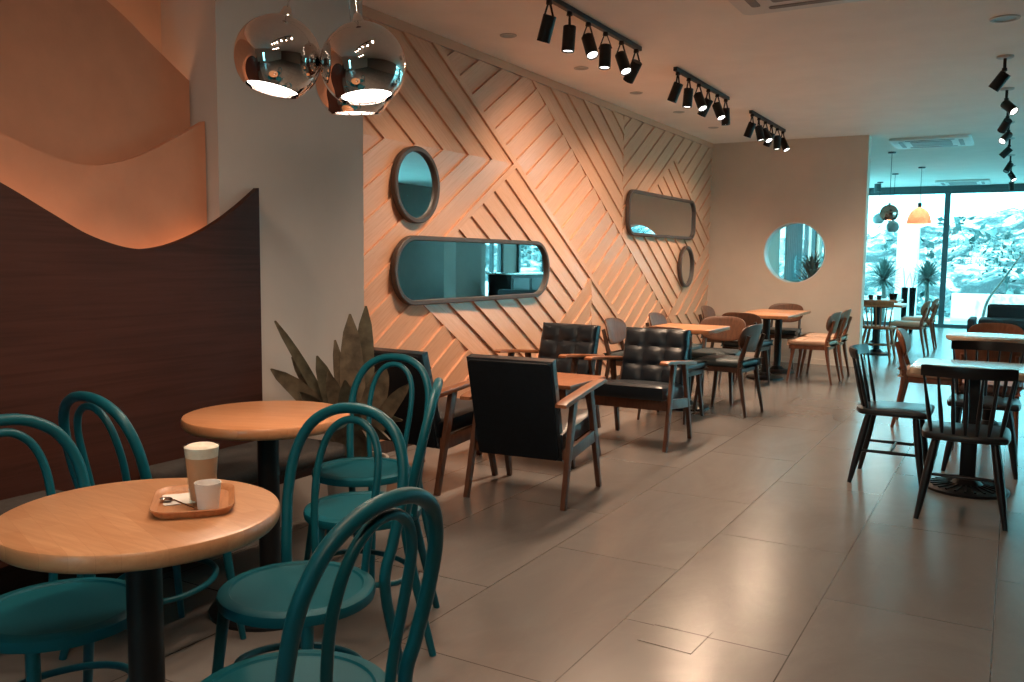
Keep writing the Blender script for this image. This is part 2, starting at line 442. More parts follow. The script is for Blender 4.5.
region('u', [('u', 1, U2), ('u', -1, 9.02), ('v', -1, -3.85), ('v', 1, -5.77), ('y', 1, 8.77)], [('v', -3.91, -3.85)])
region('v', [('u', 1, 9.02), ('v', -1, -3.85), ('v', 1, -5.77)], [('u', 9.02, 9.08)])
region('v', [('u', 1, U2), ('v', -1, -5.77), ('z', 1, .65)])
region('u', [('u', 1, U2), ('v', -1, -5.77), ('z', -1, .65)])
_w = MB(); _w.bm.free(); _w.bm = bmw
struct(_w.build('wall_left', 'cladding', smooth=0))
slab('trim_1', (XL-.06, 3.76, 2.865), (XL+.022, 11.87, ZC), 'cladding')
slab('baseboard_left', (XL-.06, 3.76, 0), (XL+.016, 11.87, .09), 'darkwood')
slab('wall_left_backing', (XL-.3, 3.0, 0), (XL-.06, 12.09, ZC), 'beige')
# partition at the back of the seating area
def wall_with_porthole():
    mb = MB(); x0, x1, ya, yb = XL-.06, -1.69, 11.87, 12.09; cx, cz, r, n = -2.55, 1.455, .40, 64
    fr = {}
    for y in (ya, yb):
        ci = [mb.bm.verts.new((cx+r*math.cos(2*PI*(k+.5)/n), y, cz+r*math.sin(2*PI*(k+.5)/n))) for k in range(n)]
        bx = []
        for k in range(n):
            a_ = 2*PI*(k+.5)/n; c, s_ = math.cos(a_), math.sin(a_)
            tx = ((x1-cx) if c > 0 else (x0-cx))/c if abs(c) > 1e-9 else 1e9; tz = ((ZC-cz) if s_ > 0 else -cz)/s_ if abs(s_) > 1e-9 else 1e9
            q = min(tx, tz); bx.append(mb.bm.verts.new((cx+c*q, y, cz+s_*q)))
        co = {}
        for X in (x0, x1):
            for Z in (0, ZC): co[(X, Z)] = mb.bm.verts.new((X, y, Z))
        fr[y] = (ci, bx, co)
        for k in range(n):
            j = (k+1) % n; p, q = bx[k], bx[j]; f = [ci[k], p]
            if abs(p.co.x-q.co.x) > 1e-6 and abs(p.co.z-q.co.z) > 1e-6:
                X = p.co.x if min(abs(p.co.x-x0), abs(p.co.x-x1)) < 1e-6 else q.co.x; Z = p.co.z if min(abs(p.co.z), abs(p.co.z-ZC)) < 1e-6 else q.co.z
                f.append(co[(x0 if abs(X-x0) < 1e-4 else x1, 0 if abs(Z) < 1e-4 else ZC)])
            mb.bm.faces.new(f+[q, ci[j]])
    for k in range(n): j = (k+1) % n; mb.bm.faces.new((fr[ya][0][k], fr[ya][0][j], fr[yb][0][j], fr[yb][0][k]))
    A_, B_ = fr[ya][2], fr[yb][2]
    for p, q in (((x0, 0), (x1, 0)), ((x1, 0), (x1, ZC)), ((x1, ZC), (x0, ZC)), ((x0, ZC), (x0, 0))): mb.bm.faces.new((A_[p], A_[q], B_[q], B_[p]))
    struct(mb.build('wall_back', 'beige', smooth=30))
    t = bpy.data.objects.new('window_9', None); COL.objects.link(t); t.location = (cx, ya, cz); struct(t)
    mt = Matrix(((1, 0, 0, 0), (0, 0, -1, 0), (0, 1, 0, 0), (0, 0, 0, 1)))
    circ = [(r*math.cos(2*PI*k/64), r*math.sin(2*PI*k/64)) for k in range(64)]
    MB().prism(circ, -.114, -.106, mt).build('pane', 'pane', t)
    m2 = MB(); rings = []
    for rr_, z in ((r, -.215), (r, .004), (r-.012, .004), (r-.012, -.215)): rings.append([m2.bm.verts.new(mt @ Vector((rr_*math.cos(2*PI*k/64), rr_*math.sin(2*PI*k/64), z))) for k in range(64)])
    for a_, b_ in zip(rings, rings[1:]):
        for k in range(64): m2.bm.faces.new((a_[k], a_[(k+1) % 64], b_[(k+1) % 64], b_[k]))
    m2.build('window_frame', 'acwhite', t, 40)
wall_with_porthole()
slab('baseboard_back', (-3.68, 11.855, 0), (-1.685, 11.87, .07), 'beige')
# pillar between the wave niche and the boarded wall
slab('wall_pillar', (XL-.3, 2.755, 0), (-3.095, 3.75, ZC), 'wall')
slab('wall_niche', (-3.75, YF-.2, 0), (-3.45, 2.755, ZC), 'pink')

# front wall behind the camera, right wall with curtained windows
def wall_holes(name, axis, pos, th, a0, a1, holes, mat):
    mb = MB(); cuts = sorted(holes); x = a0
    def piece(p, q, z0, z1):
        if q-p < 1e-4 or z1-z0 < 1e-4: return
        c = ((p+q)/2, pos+th/2, (z0+z1)/2) if axis == 'x' else (pos+th/2, (p+q)/2, (z0+z1)/2)
        sz = (q-p, th, z1-z0) if axis == 'x' else (th, q-p, z1-z0)
        mb.box(c, sz, 0)
    for p, q, z0, z1 in cuts:
        piece(x, p, 0, ZC); piece(p, q, 0, z0); piece(p, q, z1, ZC); x = q
    piece(x, a1, 0, ZC)
    return struct(mb.build(name, mat, smooth=0))
RW = [(9.4, 11.8, .1, 2.75), (12.2, 14.8, .1, 2.75), (17.0, 17.7, .1, 2.75), (18.7, 19.6, .1, 2.75)]
LW = [(16.3, 20.0, .1, 2.8)]
wall_holes('wall_left_rear', 'y', XL-.3, .24, 12.09, YB, LW, 'beige')
wall_holes('wall_right', 'y', XR, .2, YF-.2, YB, RW, 'greige')
FW = [(-1.75, -1.25, .3, 2.2)]
wall_holes('wall_front', 'x', YF-.2, .2, -3.45, XR, FW, 'beige')
wno = [0]
def window(axis, pos, p, q, z0, z1, mull=(), fr=.06, dep=.08, trans=()):
    wno[0] += 1
    t = bpy.data.objects.new('window_%d' % wno[0], None); COL.objects.link(t); struct(t)
    mb = MB()
    def bx(a, b, c, d):
        ce = ((a+b)/2, pos, (c+d)/2) if axis == 'x' else (pos, (a+b)/2, (c+d)/2)
        sz = (b-a, dep, d-c) if axis == 'x' else (dep, b-a, d-c); mb.box(ce, sz, .004)
    bx(p, q, z0, z0+fr); bx(p, q, z1-fr, z1); bx(p, p+fr, z0+fr, z1-fr); bx(q-fr, q, z0+fr, z1-fr)
    for m in mull: bx(m-.055, m+.055, z0+fr, z1-fr)
    mb.build('window_frame', 'frame', t, 0)
    g = MB()
    if axis == 'x': g.box(((p+q)/2, pos, (z0+z1)/2), (q-p-.02, .008, z1-z0-.02), 0)
    else: g.box((pos, (p+q)/2, (z0+z1)/2), (.008, q-p-.02, z1-z0-.02), 0)
    g.build('pane', 'pane', t, 0)
    return t
window('x', YB+.03, XL-.02, XR, 0, 2.84, (-1.31, 1.2, 3.4), .07, .1)
for a in RW: window('y', XR+.1, *a, mull=((a[0]+a[1])/2,))
for a in LW: window('y', XL-.18, *a, mull=(17.55, 18.6, 19.2))
for a in FW: window('x', YF-.1, *a)
slab('trim_2', (XL-.02, YB-.02, 2.84), (XR, YB+.1, ZC), 'frame')

# ------------------------------------------------------------------ wave panels in the niche, bench
def wave_panel(name, label, x0, x1, pts, zbot, yend, mat):
    top = spline([(p[0], p[1], 0) for p in pts], 8)
    out = [(p.x, p.y) for p in top]+[(yend, zbot), (pts[0][0], zbot)]
    mt = Matrix(((0, 0, 1, 0), (1, 0, 0, 0), (0, 1, 0, 0), (0, 0, 0, 1)))
    o = MB().prism(out, x0, x1, mt).build(name, mat, smooth=30)
    return tag(o, label, 'wall panel', 'wave panels in the niche')
W1 = [(-2.5, 1.62), (-1.9, 1.42), (-1.3, 1.40), (-.7, 1.62), (-.1, 1.83), (.5, 1.90), (1.1, 1.84), (1.50, 1.70), (1.757, 1.585), (1.933, 1.492), (2.089, 1.413), (2.26, 1.367), (2.401, 1.373), (2.553, 1.418), (2.70, 1.487), (2.833, 1.569), (2.949, 1.653)]
wave_panel('wave_wall_panel', 'dark brown wooden wall panel with wavy top behind the bench', -3.085, -3.05, W1, 0, 2.949, 'brown')
W2 = [(-2.5, 1.85), (-1.7, 1.95), (-.9, 2.12), (-.2, 2.22), (.5, 2.16), (1.2, 1.95), (1.55, 1.84), (1.83, 1.77), (1.98, 1.718), (2.14, 1.686), (2.27, 1.703), (2.41, 1.75), (2.60, 1.85), (2.745, 1.935)]
wave_panel('wave_wall_panel', 'terracotta plaster wave panel just above the dark brown panel', -3.20, -3.165, W2, .05, 2.745, 'plaster')
W3 = [(-2.5, 2.1), (-1.6, 2.35), (-.6, 2.62), (.4, 2.74), (1.2, 2.72), (1.9, 2.56), (2.34, 2.365), (2.55, 2.235), (2.74, 2.118)]
wave_panel('wave_wall_panel', 'large upper terracotta plaster wave panel rising to the ceiling lamps', -3.29, -3.255, W3, .05, 2.742, 'plaster')
def led(label, x, pts, dz):
    top = [Vector((x, p.x, p.y+dz)) for p in spline([(q[0], q[1], 0) for q in pts], 8)]
    top = [p for p in top if p.y < 2.73]
    tag(MB().tube(top, .006, 6).build('light_strip', 'led', smooth=0), label, 'light strip', 'warm light strips in the wave niche')
led('warm light strip tucked behind the wavy top of the dark brown panel', -3.10, W1, -.035)
led('warm light strip tucked behind the upper terracotta wave panel', -3.305, W3, -.03)
b = thing('wall_bench', 'dark brown wooden bench board fixed along the wavy panel', 'bench', (-3.05, 0, 0))
MB().box((.21, .28, .405), (.42, 5.56, .04), .004).build('seat_board', 'brown', b)
for i, (y0, y1, lab) in enumerate(((.36, 1.90, 'grey bench cushion left behind the nearest round table'), (2.23, 3.07, 'grey bench cushion behind the second round table next to pillar'))):
    c = MB().prism(rrect(.43, y1-y0, .07, 6), 0, .06, Matrix.Translation((-2.825, (y0+y1)/2, .425)), .022).build('bench_cushion', 'cushion', smooth=60)
    tag(c, lab, 'cushion', 'grey cushions along the wall bench')

# ------------------------------------------------------------------ mirrors
def wall_mirror(label, outline, c, axis, frame=True):
    t = thing('wall_mirror', label, 'mirror', c, 0, 'framed mirrors on the boarded wall')
    # local outline -> wall plane
    if axis == 'x': mt = Matrix(((0, 0, 1, 0), (1, 0, 0, 0), (0, 1, 0, 0), (0, 0, 0, 1)))
    else: mt = Matrix(((1, 0, 0, 0), (0, 0, -1, 0), (0, 1, 0, 0), (0, 0, 0, 1)))
    ow, (w_, h_, r) = outline[0], outline[1]
    n = 14
    outer = rrect(w_, h_, r, n); fw = .035
    inner = rrect(w_-2*fw, h_-2*fw, r-fw, n)
    if frame:
        mb = MB(); N = len(outer)
        ring = []
        for pts, z in ((outer, 0), (outer, .036), (rrect(w_-.012, h_-.012, r-.006, n), .042), (rrect(w_-2*fw+.01, h_-2*fw+.01, r-fw+.005, n), .042), (inner, .036), (inner, .012)):
            ring.append([mb.bm.verts.new(mt @ Vector((p[0], p[1], z))) for p in pts])
        for a, b_ in zip(ring, ring[1:]):
            for k in range(N): mb.bm.faces.new((a[k], a[(k+1) % N], b_[(k+1) % N], b_[k]))
        mb.build('frame', 'mirrorframe', t)
        MB().prism(inner, .006, .016, mt).build('glass', 'mirror', t)
    else:
        MB().prism(outer, 0, .012, mt).build('glass', 'mirror', t)
        mb = MB(); N = len(outer); ring = []
        for pts, z in ((outer, 0), (rrect(w_+.016, h_+.016, r+.008, n), 0), (rrect(w_+.016, h_+.016, r+.008, n), .016), (outer, .016)):
            ring.append([mb.bm.verts.new(mt @ Vector((p[0], p[1], z))) for p in pts])
        for a, b_ in zip(ring, ring[1:]):
            for k in range(N): mb.bm.faces.new((a[k], a[(k+1) % N], b_[(k+1) % N], b_[k]))
        mb.build('frame', 'steel', t)
    return t
MX = -3.683
wall_mirror('round brown framed mirror nearest the pillar, above the long mirror', (0, (.53, .53, .264)), (MX, 5.01, 1.845), 'x')
wall_mirror('long pill shaped mirror on the boarded wall above the left armchairs', (0, (2.27, .49, .244)), (MX, 5.875, 1.25), 'x')
wall_mirror('far rounded rectangular mirror high on the boarded wall', (0, (2.26, .50, .16)), (MX, 9.97, 1.855), 'x')
wall_mirror('small round mirror below the far rectangular mirror', (0, (.53, .53, .264)), (MX, 10.83, 1.26), 'x')

# ------------------------------------------------------------------ teal bentwood chairs
def bentwood(label):
    t = thing('bentwood_chair', label, 'chair', group='teal bentwood chairs')
    MB().lathe([(0, .447), (.16, .445), (.196, .436), (.205, .430), (.208, .444), (.205, .456), (.196, .461), (.176, .462), (.172, .457), (.165, .455), (0, .455)], 48).build('seat', 'tealseat', t, 35)
    pts = [(-.205, -.255, 0), (-.185, -.195, .25), (-.172, -.160, .44), (-.186, -.178, .55), (-.197, -.20, .65), (-.190, -.226, .76), (-.150, -.248, .845), (-.08, -.262, .89), (0, -.266, .902)]
    pts = pts+[(-p[0], p[1], p[2]) for p in pts[-2::-1]]
    P = spline(pts, 6)
    MB().tube(P, [.0125+.0035*min(1, p.z/.35) for p in P], 12).build('back_hoop', 'teal', t, 60)
    q = [(-.085, -.185, .448), (-.096, -.194, .56), (-.106, -.214, .68), (-.100, -.235, .77), (-.076, -.248, .83), (-.038, -.254, .862), (0, -.256, .870)]
    q = q+[(-p[0], p[1], p[2]) for p in q[-2::-1]]
    MB().tube(spline(q, 6), .0115, 10).build('inner_hoop', 'teal', t, 60)
    for s in (-1, 1):
        P = spline([(s*.135, .125, .44), (s*.150, .150, .22), (s*.168, .182, 0)], 5)
        MB().tube(P, [.017-.006*i/(len(P)-1) for i in range(len(P))], 10).build('front_leg', 'teal', t, 60)
    MB().tube([(.165*math.cos(a), -.005+.165*math.sin(a), .235+.02*math.sin(a)) for a in [2*PI*k/40 for k in range(40)]], .0105, 8, True).build('leg_ring', 'teal', t, 60)
    return t
A = bentwood('teal bentwood chair at left picture edge with its seat under nearest round table')
A.location = (-2.035, 1.275, 0); A.rotation_euler.z = face(.99, -.06)
dup(A, (-2.46, 1.925, 0), face(.04, 1), 'teal bentwood chair between the two round tables with back toward nearest table')
dup(A, (-1.625, 1.685, 0), face(.07, -1), 'teal bentwood chair right of the coffee tray table, whole seat and upright back seen')
dup(A, (-1.228, 1.246, 0), face(-1, .03), 'teal bentwood chair nearest the camera at the bottom edge')
dup(A, (-1.965, 2.37, 0), face(-.84, -.545), 'teal bentwood chair with back seen edge on at second round table')
dup(A, (-2.335, 2.81, 0), face(.09, -1), 'teal bentwood chair farthest away, in front of the potted plant')

# ------------------------------------------------------------------ round tables
def round_table(label, loc, r, top, base_r=.225, rz=0):
    t = thing('round_table', label, 'table', loc, rz, 'round cafe tables')
    MB().lathe([(0, .708), (r-.018, .708), (r-.009, .711), (r-.002, .720), (r, .728), (r, .745), (r-.003, .750), (r-.010, .753), (0, .753)], 72).build('tabletop', top, t, 35)
    MB().lathe([(0, .688), (.13, .688), (.13, .7075), (0, .7075)], 24).build('mounting_plate', 'black', t, 35)
    MB().lathe([(.040, .02), (.040, .688), (0, .688)], 24).build('column', 'black', t, 35)
    MB().lathe([(0, 0), (base_r, 0), (base_r, .012), (base_r-.02, .022), (.09, .034), (.06, .06), (.040, .062)], 48).build('base', 'black', t, 30)
    return t
round_table('nearest round wooden table carrying the coffee tray', (-1.72, 1.285, 0), .308, 'tabletop')
round_table('second round wooden table under the three mirror globes', (-2.405, 2.35, 0), .305, 'tabletop2', rz=.4)

# coffee set
TZ = .753; ta = -.74
tc_ = Vector((-1.652, 1.376)); ld = Vector((math.cos(ta), math.sin(ta))); sd = Vector((-ld.y, ld.x))
def on_tray(a, b): p = tc_+ld*a+sd*b; return p.x, p.y
t = thing('serving_tray', 'small rounded wooden tray on the nearest table', 'tray', (tc_.x, tc_.y, TZ+.001), ta)
mb = MB(); N = 0; rings = []
for w_, h_, r, z in ((.219, .161, .038, 0), (.242, .184, .048, .017), (.240, .182, .047, .019), (.230, .172, .043, .018), (.212, .154, .037, .007)):
    rings.append([mb.bm.verts.new((x, y, z)) for x, y in rrect(w_, h_, r, 6)])
for a_, b_ in zip(rings, rings[1:]):
    for k in range(len(a_)): mb.bm.faces.new((a_[k], a_[(k+1) % len(a_)], b_[(k+1) % len(a_)], b_[k]))
mb.bm.faces.new(rings[0][::-1]); mb.bm.faces.new(rings[-1]); mb.build('tray_body', 'tray', t, 40)
x, y = on_tray(.024, .020)
t = thing('latte_glass', 'tall glass of milky coffee with foam behind the white cup', 'glass', (x, y, TZ+.0085))
MB().lathe([(0, 0), (.026, 0), (.029, .004), (.040, .138), (.0405, .140), (.039, .140), (.0275, .012), (0, .010)], 32).build('glass_wall', 'glass', t, 40)
MB().lathe([(0, .0105), (.0270, .0125), (.0362, .112), (0, .112)], 32).build('coffee', 'coffee', t, 40)
MB().lathe([(0, .1125), (.0363, .1125), (.0383, .136), (.030, .141), (.015, .138), (0, .140)], 32).build('milk_foam', 'foam', t, 40)
x, y = on_tray(.094, .034)
tag(MB().lathe([(0, 0), (.019, 0), (.022, .004), (.0295, .066), (.030, .068), (.0275, .068), (.0205, .008), (0, .007)], 32, c=(x, y, TZ+.0085)).build('espresso_cup', 'white', smooth=40), 'small white handleless cup at the front of the tray', 'cup')
x, y = on_tray(-.028, -.036)
MBn = MB(); rot = Matrix.Rotation(ta+.1, 3, 'Z')
MBn.box((x, y, TZ+.0098), (.095, .07, .0016), .0004, rot)
tag(MBn.build('paper_napkin', 'paper', smooth=0), 'folded white paper napkin under the teaspoon', 'napkin')
t = thing('teaspoon', 'small steel teaspoon lying on the napkin', 'spoon', (*on_tray(-.010, -.062), TZ+.014), ta+.62)
MB().lathe([(0, -.002), (.010, -.0012), (.0135, .003), (.0125, .003), (.009, .0002), (0, -.0006)], 20, Matrix.Diagonal((1.35, .95, 1.2, 1))).build('bowl', 'steel', t, 40)
MB().tube([(.016, 0, .003), (.035, 0, .006), (.07, 0, .003), (.115, 0, .0), ], [.002, .0022, .0026, .0034], 8, flat=.6).build('handle', 'steel', t, 50)

# ------------------------------------------------------------------ plant behind the bench end
def leaf_mesh(mb, base, tip, width, sag=.0, n=9, up=Vector((0, 0, 1)), peak=.55, fold=.25):
    base, tip = Vector(base), Vector(tip); d = tip-base; L = d.length
    side = d.cross(Vector((-.55, .8, 0))).normalized() if False else d.cross(Vector((.6, -.8, .15))).normalized()
    nrm = side.cross(d).normalized(); prev = None
    for i in range(n+1):
        f = i/n; c = base+d*f+Vector((0, 0, 1))*sag*math.sin(PI*f)
        wd = width*(math.sin(PI*min(1, (f*.5/peak if f < peak else .5+(f-peak)*.5/(1-peak))))**.62)*.5+.005
        row = [mb.bm.verts.new(c-side*wd+nrm*wd*fold), mb.bm.verts.new(c-nrm*.002), mb.bm.verts.new(c+side*wd+nrm*wd*fold), mb.bm.verts.new(c-nrm*.006)]
        if prev:
            for k in range(4): mb.bm.faces.new((prev[k], prev[(k+1) % 4], row[(k+1) % 4], row[k]))
        else: mb.bm.faces.new(row)
        prev = row
    mb.bm.faces.new(prev[::-1])
def pix(x, y, dist):
    d = _f+_r*((x-512)/F)-_u*((y-341)/F); return Vector((0, 0, EYE))+d*dist
PC = Vector((-2.84, 3.38, 0))
t = thing('potted_plant', 'broad leaved dark plant in a ribbed pot by the pillar', 'plant', PC)
mb = MB(); prof = [(0, 0), (.13, 0), (.155, .30), (.160, .33), (.145, .33), (.14, .29), (0, .28)]; n = 56; rings = []
for r, z in prof:
    rings.append([mb.bm.verts.new((r*(1+(.03 if (k % 2 and .0 < z < .31 and r > .12) else 0))*math.cos(2*PI*k/n), r*(1+(.03 if (k % 2 and z < .31 and r > .12) else 0))*math.sin(2*PI*k/n), z)) for k in range(n)] if r else [mb.bm.verts.new((0, 0, z))]*n)
for a_, b_ in zip(rings, rings[1:]):
    for k in range(n):
        q = list(dict.fromkeys((a_[k], a_[(k+1) % n], b_[(k+1) % n], b_[k])))
        if len(q) > 2: mb.bm.faces.new(q)
mb.build('pot', 'pot', t, 25)
MB().lathe([(0, .285), (.138, .285)], 24).build('soil', 'soil', t, 0)
LEAVES = [((275, 321), .035, 4.0, .04), ((271, 369), .075, 4.05, .07), ((292, 357), .06, 4.15, .03), ((317, 356), .075, 4.1, .02), ((335, 340), .05, 4.25, .0), ((350, 314), .10, 4.2, .0), ((366, 306), .085, 4.3, .0),
          ((385, 366), .10, 4.2, .05), ((409, 384), .06, 4.15, .05), ((345, 380), .09, 4.0, .0), ((300, 392), .06, 3.95, .05), ((328, 372), .07, 4.05, .02), ((390, 440), .07, 4.1, .10), ((360, 395), .08, 4.35, .02), ((318, 430), .06, 3.95, .09), ((402, 420), .06, 4.3, .1), ((375, 452), .06, 4.0, .12)]
for i, (px, wd, ds, sag) in enumerate(LEAVES):
    tip = pix(*px, ds)-PC; a_ = math.atan2(tip.y, tip.x)
    m2 = MB(); leaf_mesh(m2, (.03*math.cos(a_), .03*math.sin(a_), .30), tip, wd*1.12, sag)
    m2.build('leaf', 'leaf' if i % 3 else 'leaf2', t, 60)

# ------------------------------------------------------------------ armchairs and coffee table
def tufted(mb, w_, h_, th, cols, rows, mt, bul=.03, nx=8):
    """padded slab: local x width, local y height, front towards +z"""
    NX, NY = cols*nx, rows*nx
    def hgt(u, v):
        a = abs(math.sin(PI*u*cols))**.55; b_ = abs(math.sin(PI*v*rows))**.55
        e = min(1, min(u, 1-u)*w_/.02, min(v, 1-v)*h_/.02)
        return th*.5+bul*(a*b_)*.8-(.012 if e < .5 else 0)
    def P(i, j):
        u, v = i/NX, j/NY; return Vector(((u-.5)*w_, (v-.5)*h_, hgt(u, v)))
    top = [[mb.bm.verts.new(mt @ P(i, j)) for i in range(NX+1)] for j in range(NY+1)]
    for j in range(NY):
        for i in range(NX): mb.bm.faces.new((top[j][i], top[j][i+1], top[j+1][i+1], top[j+1][i]))
    bd = [(i, 0) for i in range(NX)]+[(NX, j) for j in range(NY)]+[(i, NY) for i in range(NX, 0, -1)]+[(0, j) for j in range(NY, 0, -1)]
    edge = [top[j][i] for i, j in bd]; back = []; back2 = []
    for i, j in bd:
        p = P(i, j); back.append(mb.bm.verts.new(mt @ Vector((p.x*1.012, p.y*1.012, -th*.35)))); back2.append(mb.bm.verts.new(mt @ Vector((p.x*.96, p.y*.97, -th*.5))))
    n = len(bd)
    for k in range(n):
        mb.bm.faces.new((edge[k], back[k], back[(k+1) % n], edge[(k+1) % n])); mb.bm.faces.new((back[k], back2[k], back2[(k+1) % n], back[(k+1) % n]))
    mb.bm.faces.new(back2)
def armchair(label, loc, rz):
    t = thing('armchair', label, 'armchair', loc, rz, 'black leather armchairs with walnut frames')
    for s in (-1, 1):
        MB().bar((s*.292, .285, 0), (s*.285, .115, .605), (.028, .032), (.03, .055)).build('leg', 'walnut', t)
        MB().bar((s*.292, -.290, 0), (s*.285, -.135, .585), (.028, .032), (.03, .055)).build('leg', 'walnut', t)
        MB().bar((s*.287, .20, .325), (s*.287, -.215, .285), (.026, .07), (.026, .07)).build('side_rail', 'walnut', t)
        m2 = MB(); mt = Matrix.Translation((s*.285, 0, 0))
        side = [(.33, .632), (.30, .642), (.05, .622), (-.30, .588), (-.33, .578), (-.33, .560), (-.28, .562), (.05, .598), (.30, .617), (.33, .618)]
        mtx = Matrix(((0, 0, 1, s*.285), (1, 0, 0, 0), (0, 1, 0, 0), (0, 0, 0, 1)))
        m2.prism(side, -.032, .032, mtx, .003).build('armrest', 'armtop', t, 30)
    MB().box((0, .205, .315), (.545, .03, .075), .004).build('front_rail', 'walnut', t)
    MB().box((0, -.20, .285), (.545, .03, .06), .004).build('rear_rail', 'walnut', t)
    m2 = MB(); tufted(m2, .525, .53, .10, 1, 1, Matrix.Translation((0, .02, .385)) @ Matrix.Rotation(math.radians(5), 4, 'X'), .022, 20); m2.build('seat_cushion', 'leather', t, 50)
    m2 = MB()
    rx = Matrix.Rotation(math.radians(90+15), 4, 'X'); rz_ = Matrix.Rotation(PI, 4, 'Z')
    mt = Matrix.Translation((0, -.268, .535)) @ rz_ @ Matrix.Rotation(math.radians(90-15), 4, 'X').inverted() @ Matrix.Rotation(PI, 4, 'X')
    # local x -> width, local y -> up the back, local z -> front
    a = math.radians(16); yv = Vector((0, -math.sin(a), math.cos(a))); zv = Vector((0, math.cos(a), math.sin(a)))
    mt = Matrix(((-1, yv.x, zv.x, 0), (0, yv.y, zv.y, -.268), (0, yv.z, zv.z, .535), (0, 0, 0, 1)))
    tufted(m2, .50, .575, .075, 3, 4, mt, .024, 8); m2.build('back_cushion', 'leather', t, 50)
    MB().prism(rrect(.49, .565, .03, 5), -.046, -.026, mt, .006).build('back_panel', 'leatherback', t, 40)
    return t
G = armchair('black leather armchair seen from behind nearest the camera', (-2.345, 4.36, 0), math.radians(5))
dup(G, (-3.045, 4.30, 0), math.radians(-4), 'black leather armchair half hidden behind the teal chairs by the plant')
dup(G, (-2.36, 6.03, 0), math.radians(181), 'black leather armchair facing the camera beside the walkway')
dup(G, (-3.13, 6.05, 0), math.radians(178), 'black leather armchair facing the camera against the boarded wall')
t = thing('coffee_table', 'low orange wooden table between the four armchairs', 'table', (-2.77, 5.20, 0))
MB().box((0, 0, .530), (.74, .56, .028), .008).build('tabletop', 'armtop', t)
for sx in (-1, 1):
    for sy in (-1, 1): MB().bar((sx*.36, sy*.20, 0), (sx*.27, sy*.18, .515), (.03, .035), (.05, .04)).build('leg', 'walnut', t)
    MB().box((sx*.275, 0, .49), (.05, .40, .04), .004).build('apron', 'walnut', t)
MB().box((0, 0, .14), (.66, .06, .03), .004).build('stretcher', 'walnut', t)
for sx in (-1, 1): MB().box((sx*.335, 0, .14), (.03, .40, .035), .004).build('cross_rail', 'walnut', t)

# ------------------------------------------------------------------ dining chairs
def dining_chair(label, wood_, ply, pad, group):
    t = thing('dining_chair', label, 'chair', group=group)
    out = [(-.215, .19), (-.20, .215), (0, .235), (.20, .215), (.215, .19), (.19, -.19), (.17, -.215), (-.17, -.215), (-.19, -.19)][::-1]
    out = [(p.x, p.y) for p in spline([(a, b_, 0) for a, b_ in out], 4, True)]
    MB().prism(out, .420, .482, None, .024).build('seat_pad', pad, t, 60)
    ap = [(p[0]*.92, p[1]*.92) for p in out]
    MB().prism(ap, .375, .4195).build('seat_frame', wood_, t, 40)
    for s in (-1, 1):
        MB().bar((s*.20, .215, 0), (s*.165, .16, .40), (.022, .024), (.036, .038)).build('front_leg', wood_, t)
        P = [(s*.200, -.265, 0), (s*.182, -.195, .40), (s*.175, -.222, .56), (s*.170, -.262, .70)]
        P = spline(P, 4); rr = []
        MB().tube(P, [.013+.010*min(1, p.z/.4)*(1 if p.z < .45 else max(.55, 1-(p.z-.45)*1.6)) for p in P], 10, flat=.75).build('rear_leg', wood_, t, 60)
    # bent plywood back
    o = superell(.45, .25, 2.7, 40)
    a = math.radians(13)
    def bend(v):
        x, y, z = v; cv = .055*(x/.225)**2
        z2 = z+cv
        return Vector((x, -.252-math.sin(a)*y+z2*math.cos(a), .675+y*math.cos(a)+z2*math.sin(a)))
    MB().prism(o, -.008, .008, None, .005, bend).build('backrest', ply, t, 60)
    return t
GD = 'dark dining chairs with bent plywood backs'
GR = 'reddish dining chairs with bent plywood backs'
DM = dining_chair('dark dining chair with blue black seat at the aisle side of the middle square table', 'darkwood', 'backply', 'tealpad', GD)
DM.location = (-2.19, 7.66, 0); DM.rotation_euler.z = face(-1, .12)
dup(DM, (-2.45, 8.22, 0), face(.05, -1), 'dark dining chair behind the middle square table with back to the far tables')
dup(DM, (-2.49, 7.09, 0), face(0, 1), 'dark dining chair behind the aisle armchair with its back to it')
dup(DM, (-3.0, 7.53, 0), face(1, 0), 'dark dining chair against boarded wall left of the middle square table')
dup(DM, (-2.98, 8.58, 0), face(1, 0), 'dark dining chair by the boarded wall beyond the middle square table')
dup(DM, (-2.51, 9.50, 0), face(.05, 1), 'dark dining chair with blue seat at the near side of the double square table')
dup(DM, (-2.98, 10.30, 0), face(1, 0), 'dark dining chair between boarded wall and the double square table')
dup(DM, (-2.56, 11.36, 0), face(0, -1), 'dark dining chair against the back wall behind the double square table')
DR = dining_chair('reddish dining chair with beige seat nearer of two at the double table', 'redwood', 'redply', 'beigepad', GR)
DR.location = (-1.93, 10.12, 0); DR.rotation_euler.z = face(-1, .06)
dup(DR, (-1.93, 10.78, 0), face(-1, 0), 'reddish dining chair with beige seat farther of two at the double table')
DQ = dup(DR, (-.55, 7.86, 0), face(1, .02), 'reddish dining chair facing right beside the far round pale table')
dq2 = dup(DQ, (-.13, 8.86, 0), face(0, -1), 'reddish dining chair behind the far round pale table before the sofa')
dq3 = dup(DQ, (-.13, 7.22, 0), face(0, 1), 'reddish dining chair with pink seat behind the second black spindle chair'); recolor(dq3, {'seat_pad': 'pinkpad'})
dup(DQ, (.42, 7.75, 0), face(-1, 0), 'reddish dining chair cut by the right picture edge at the pale table')
dup(DR, (-1.33, 13.98, 0), face(-1, .05), 'reddish dining chair with pale seat near the window, nearer of two')
dup(DR, (-1.30, 15.15, 0), face(-1, 0), 'reddish dining chair with pale seat near the window, farther of two')

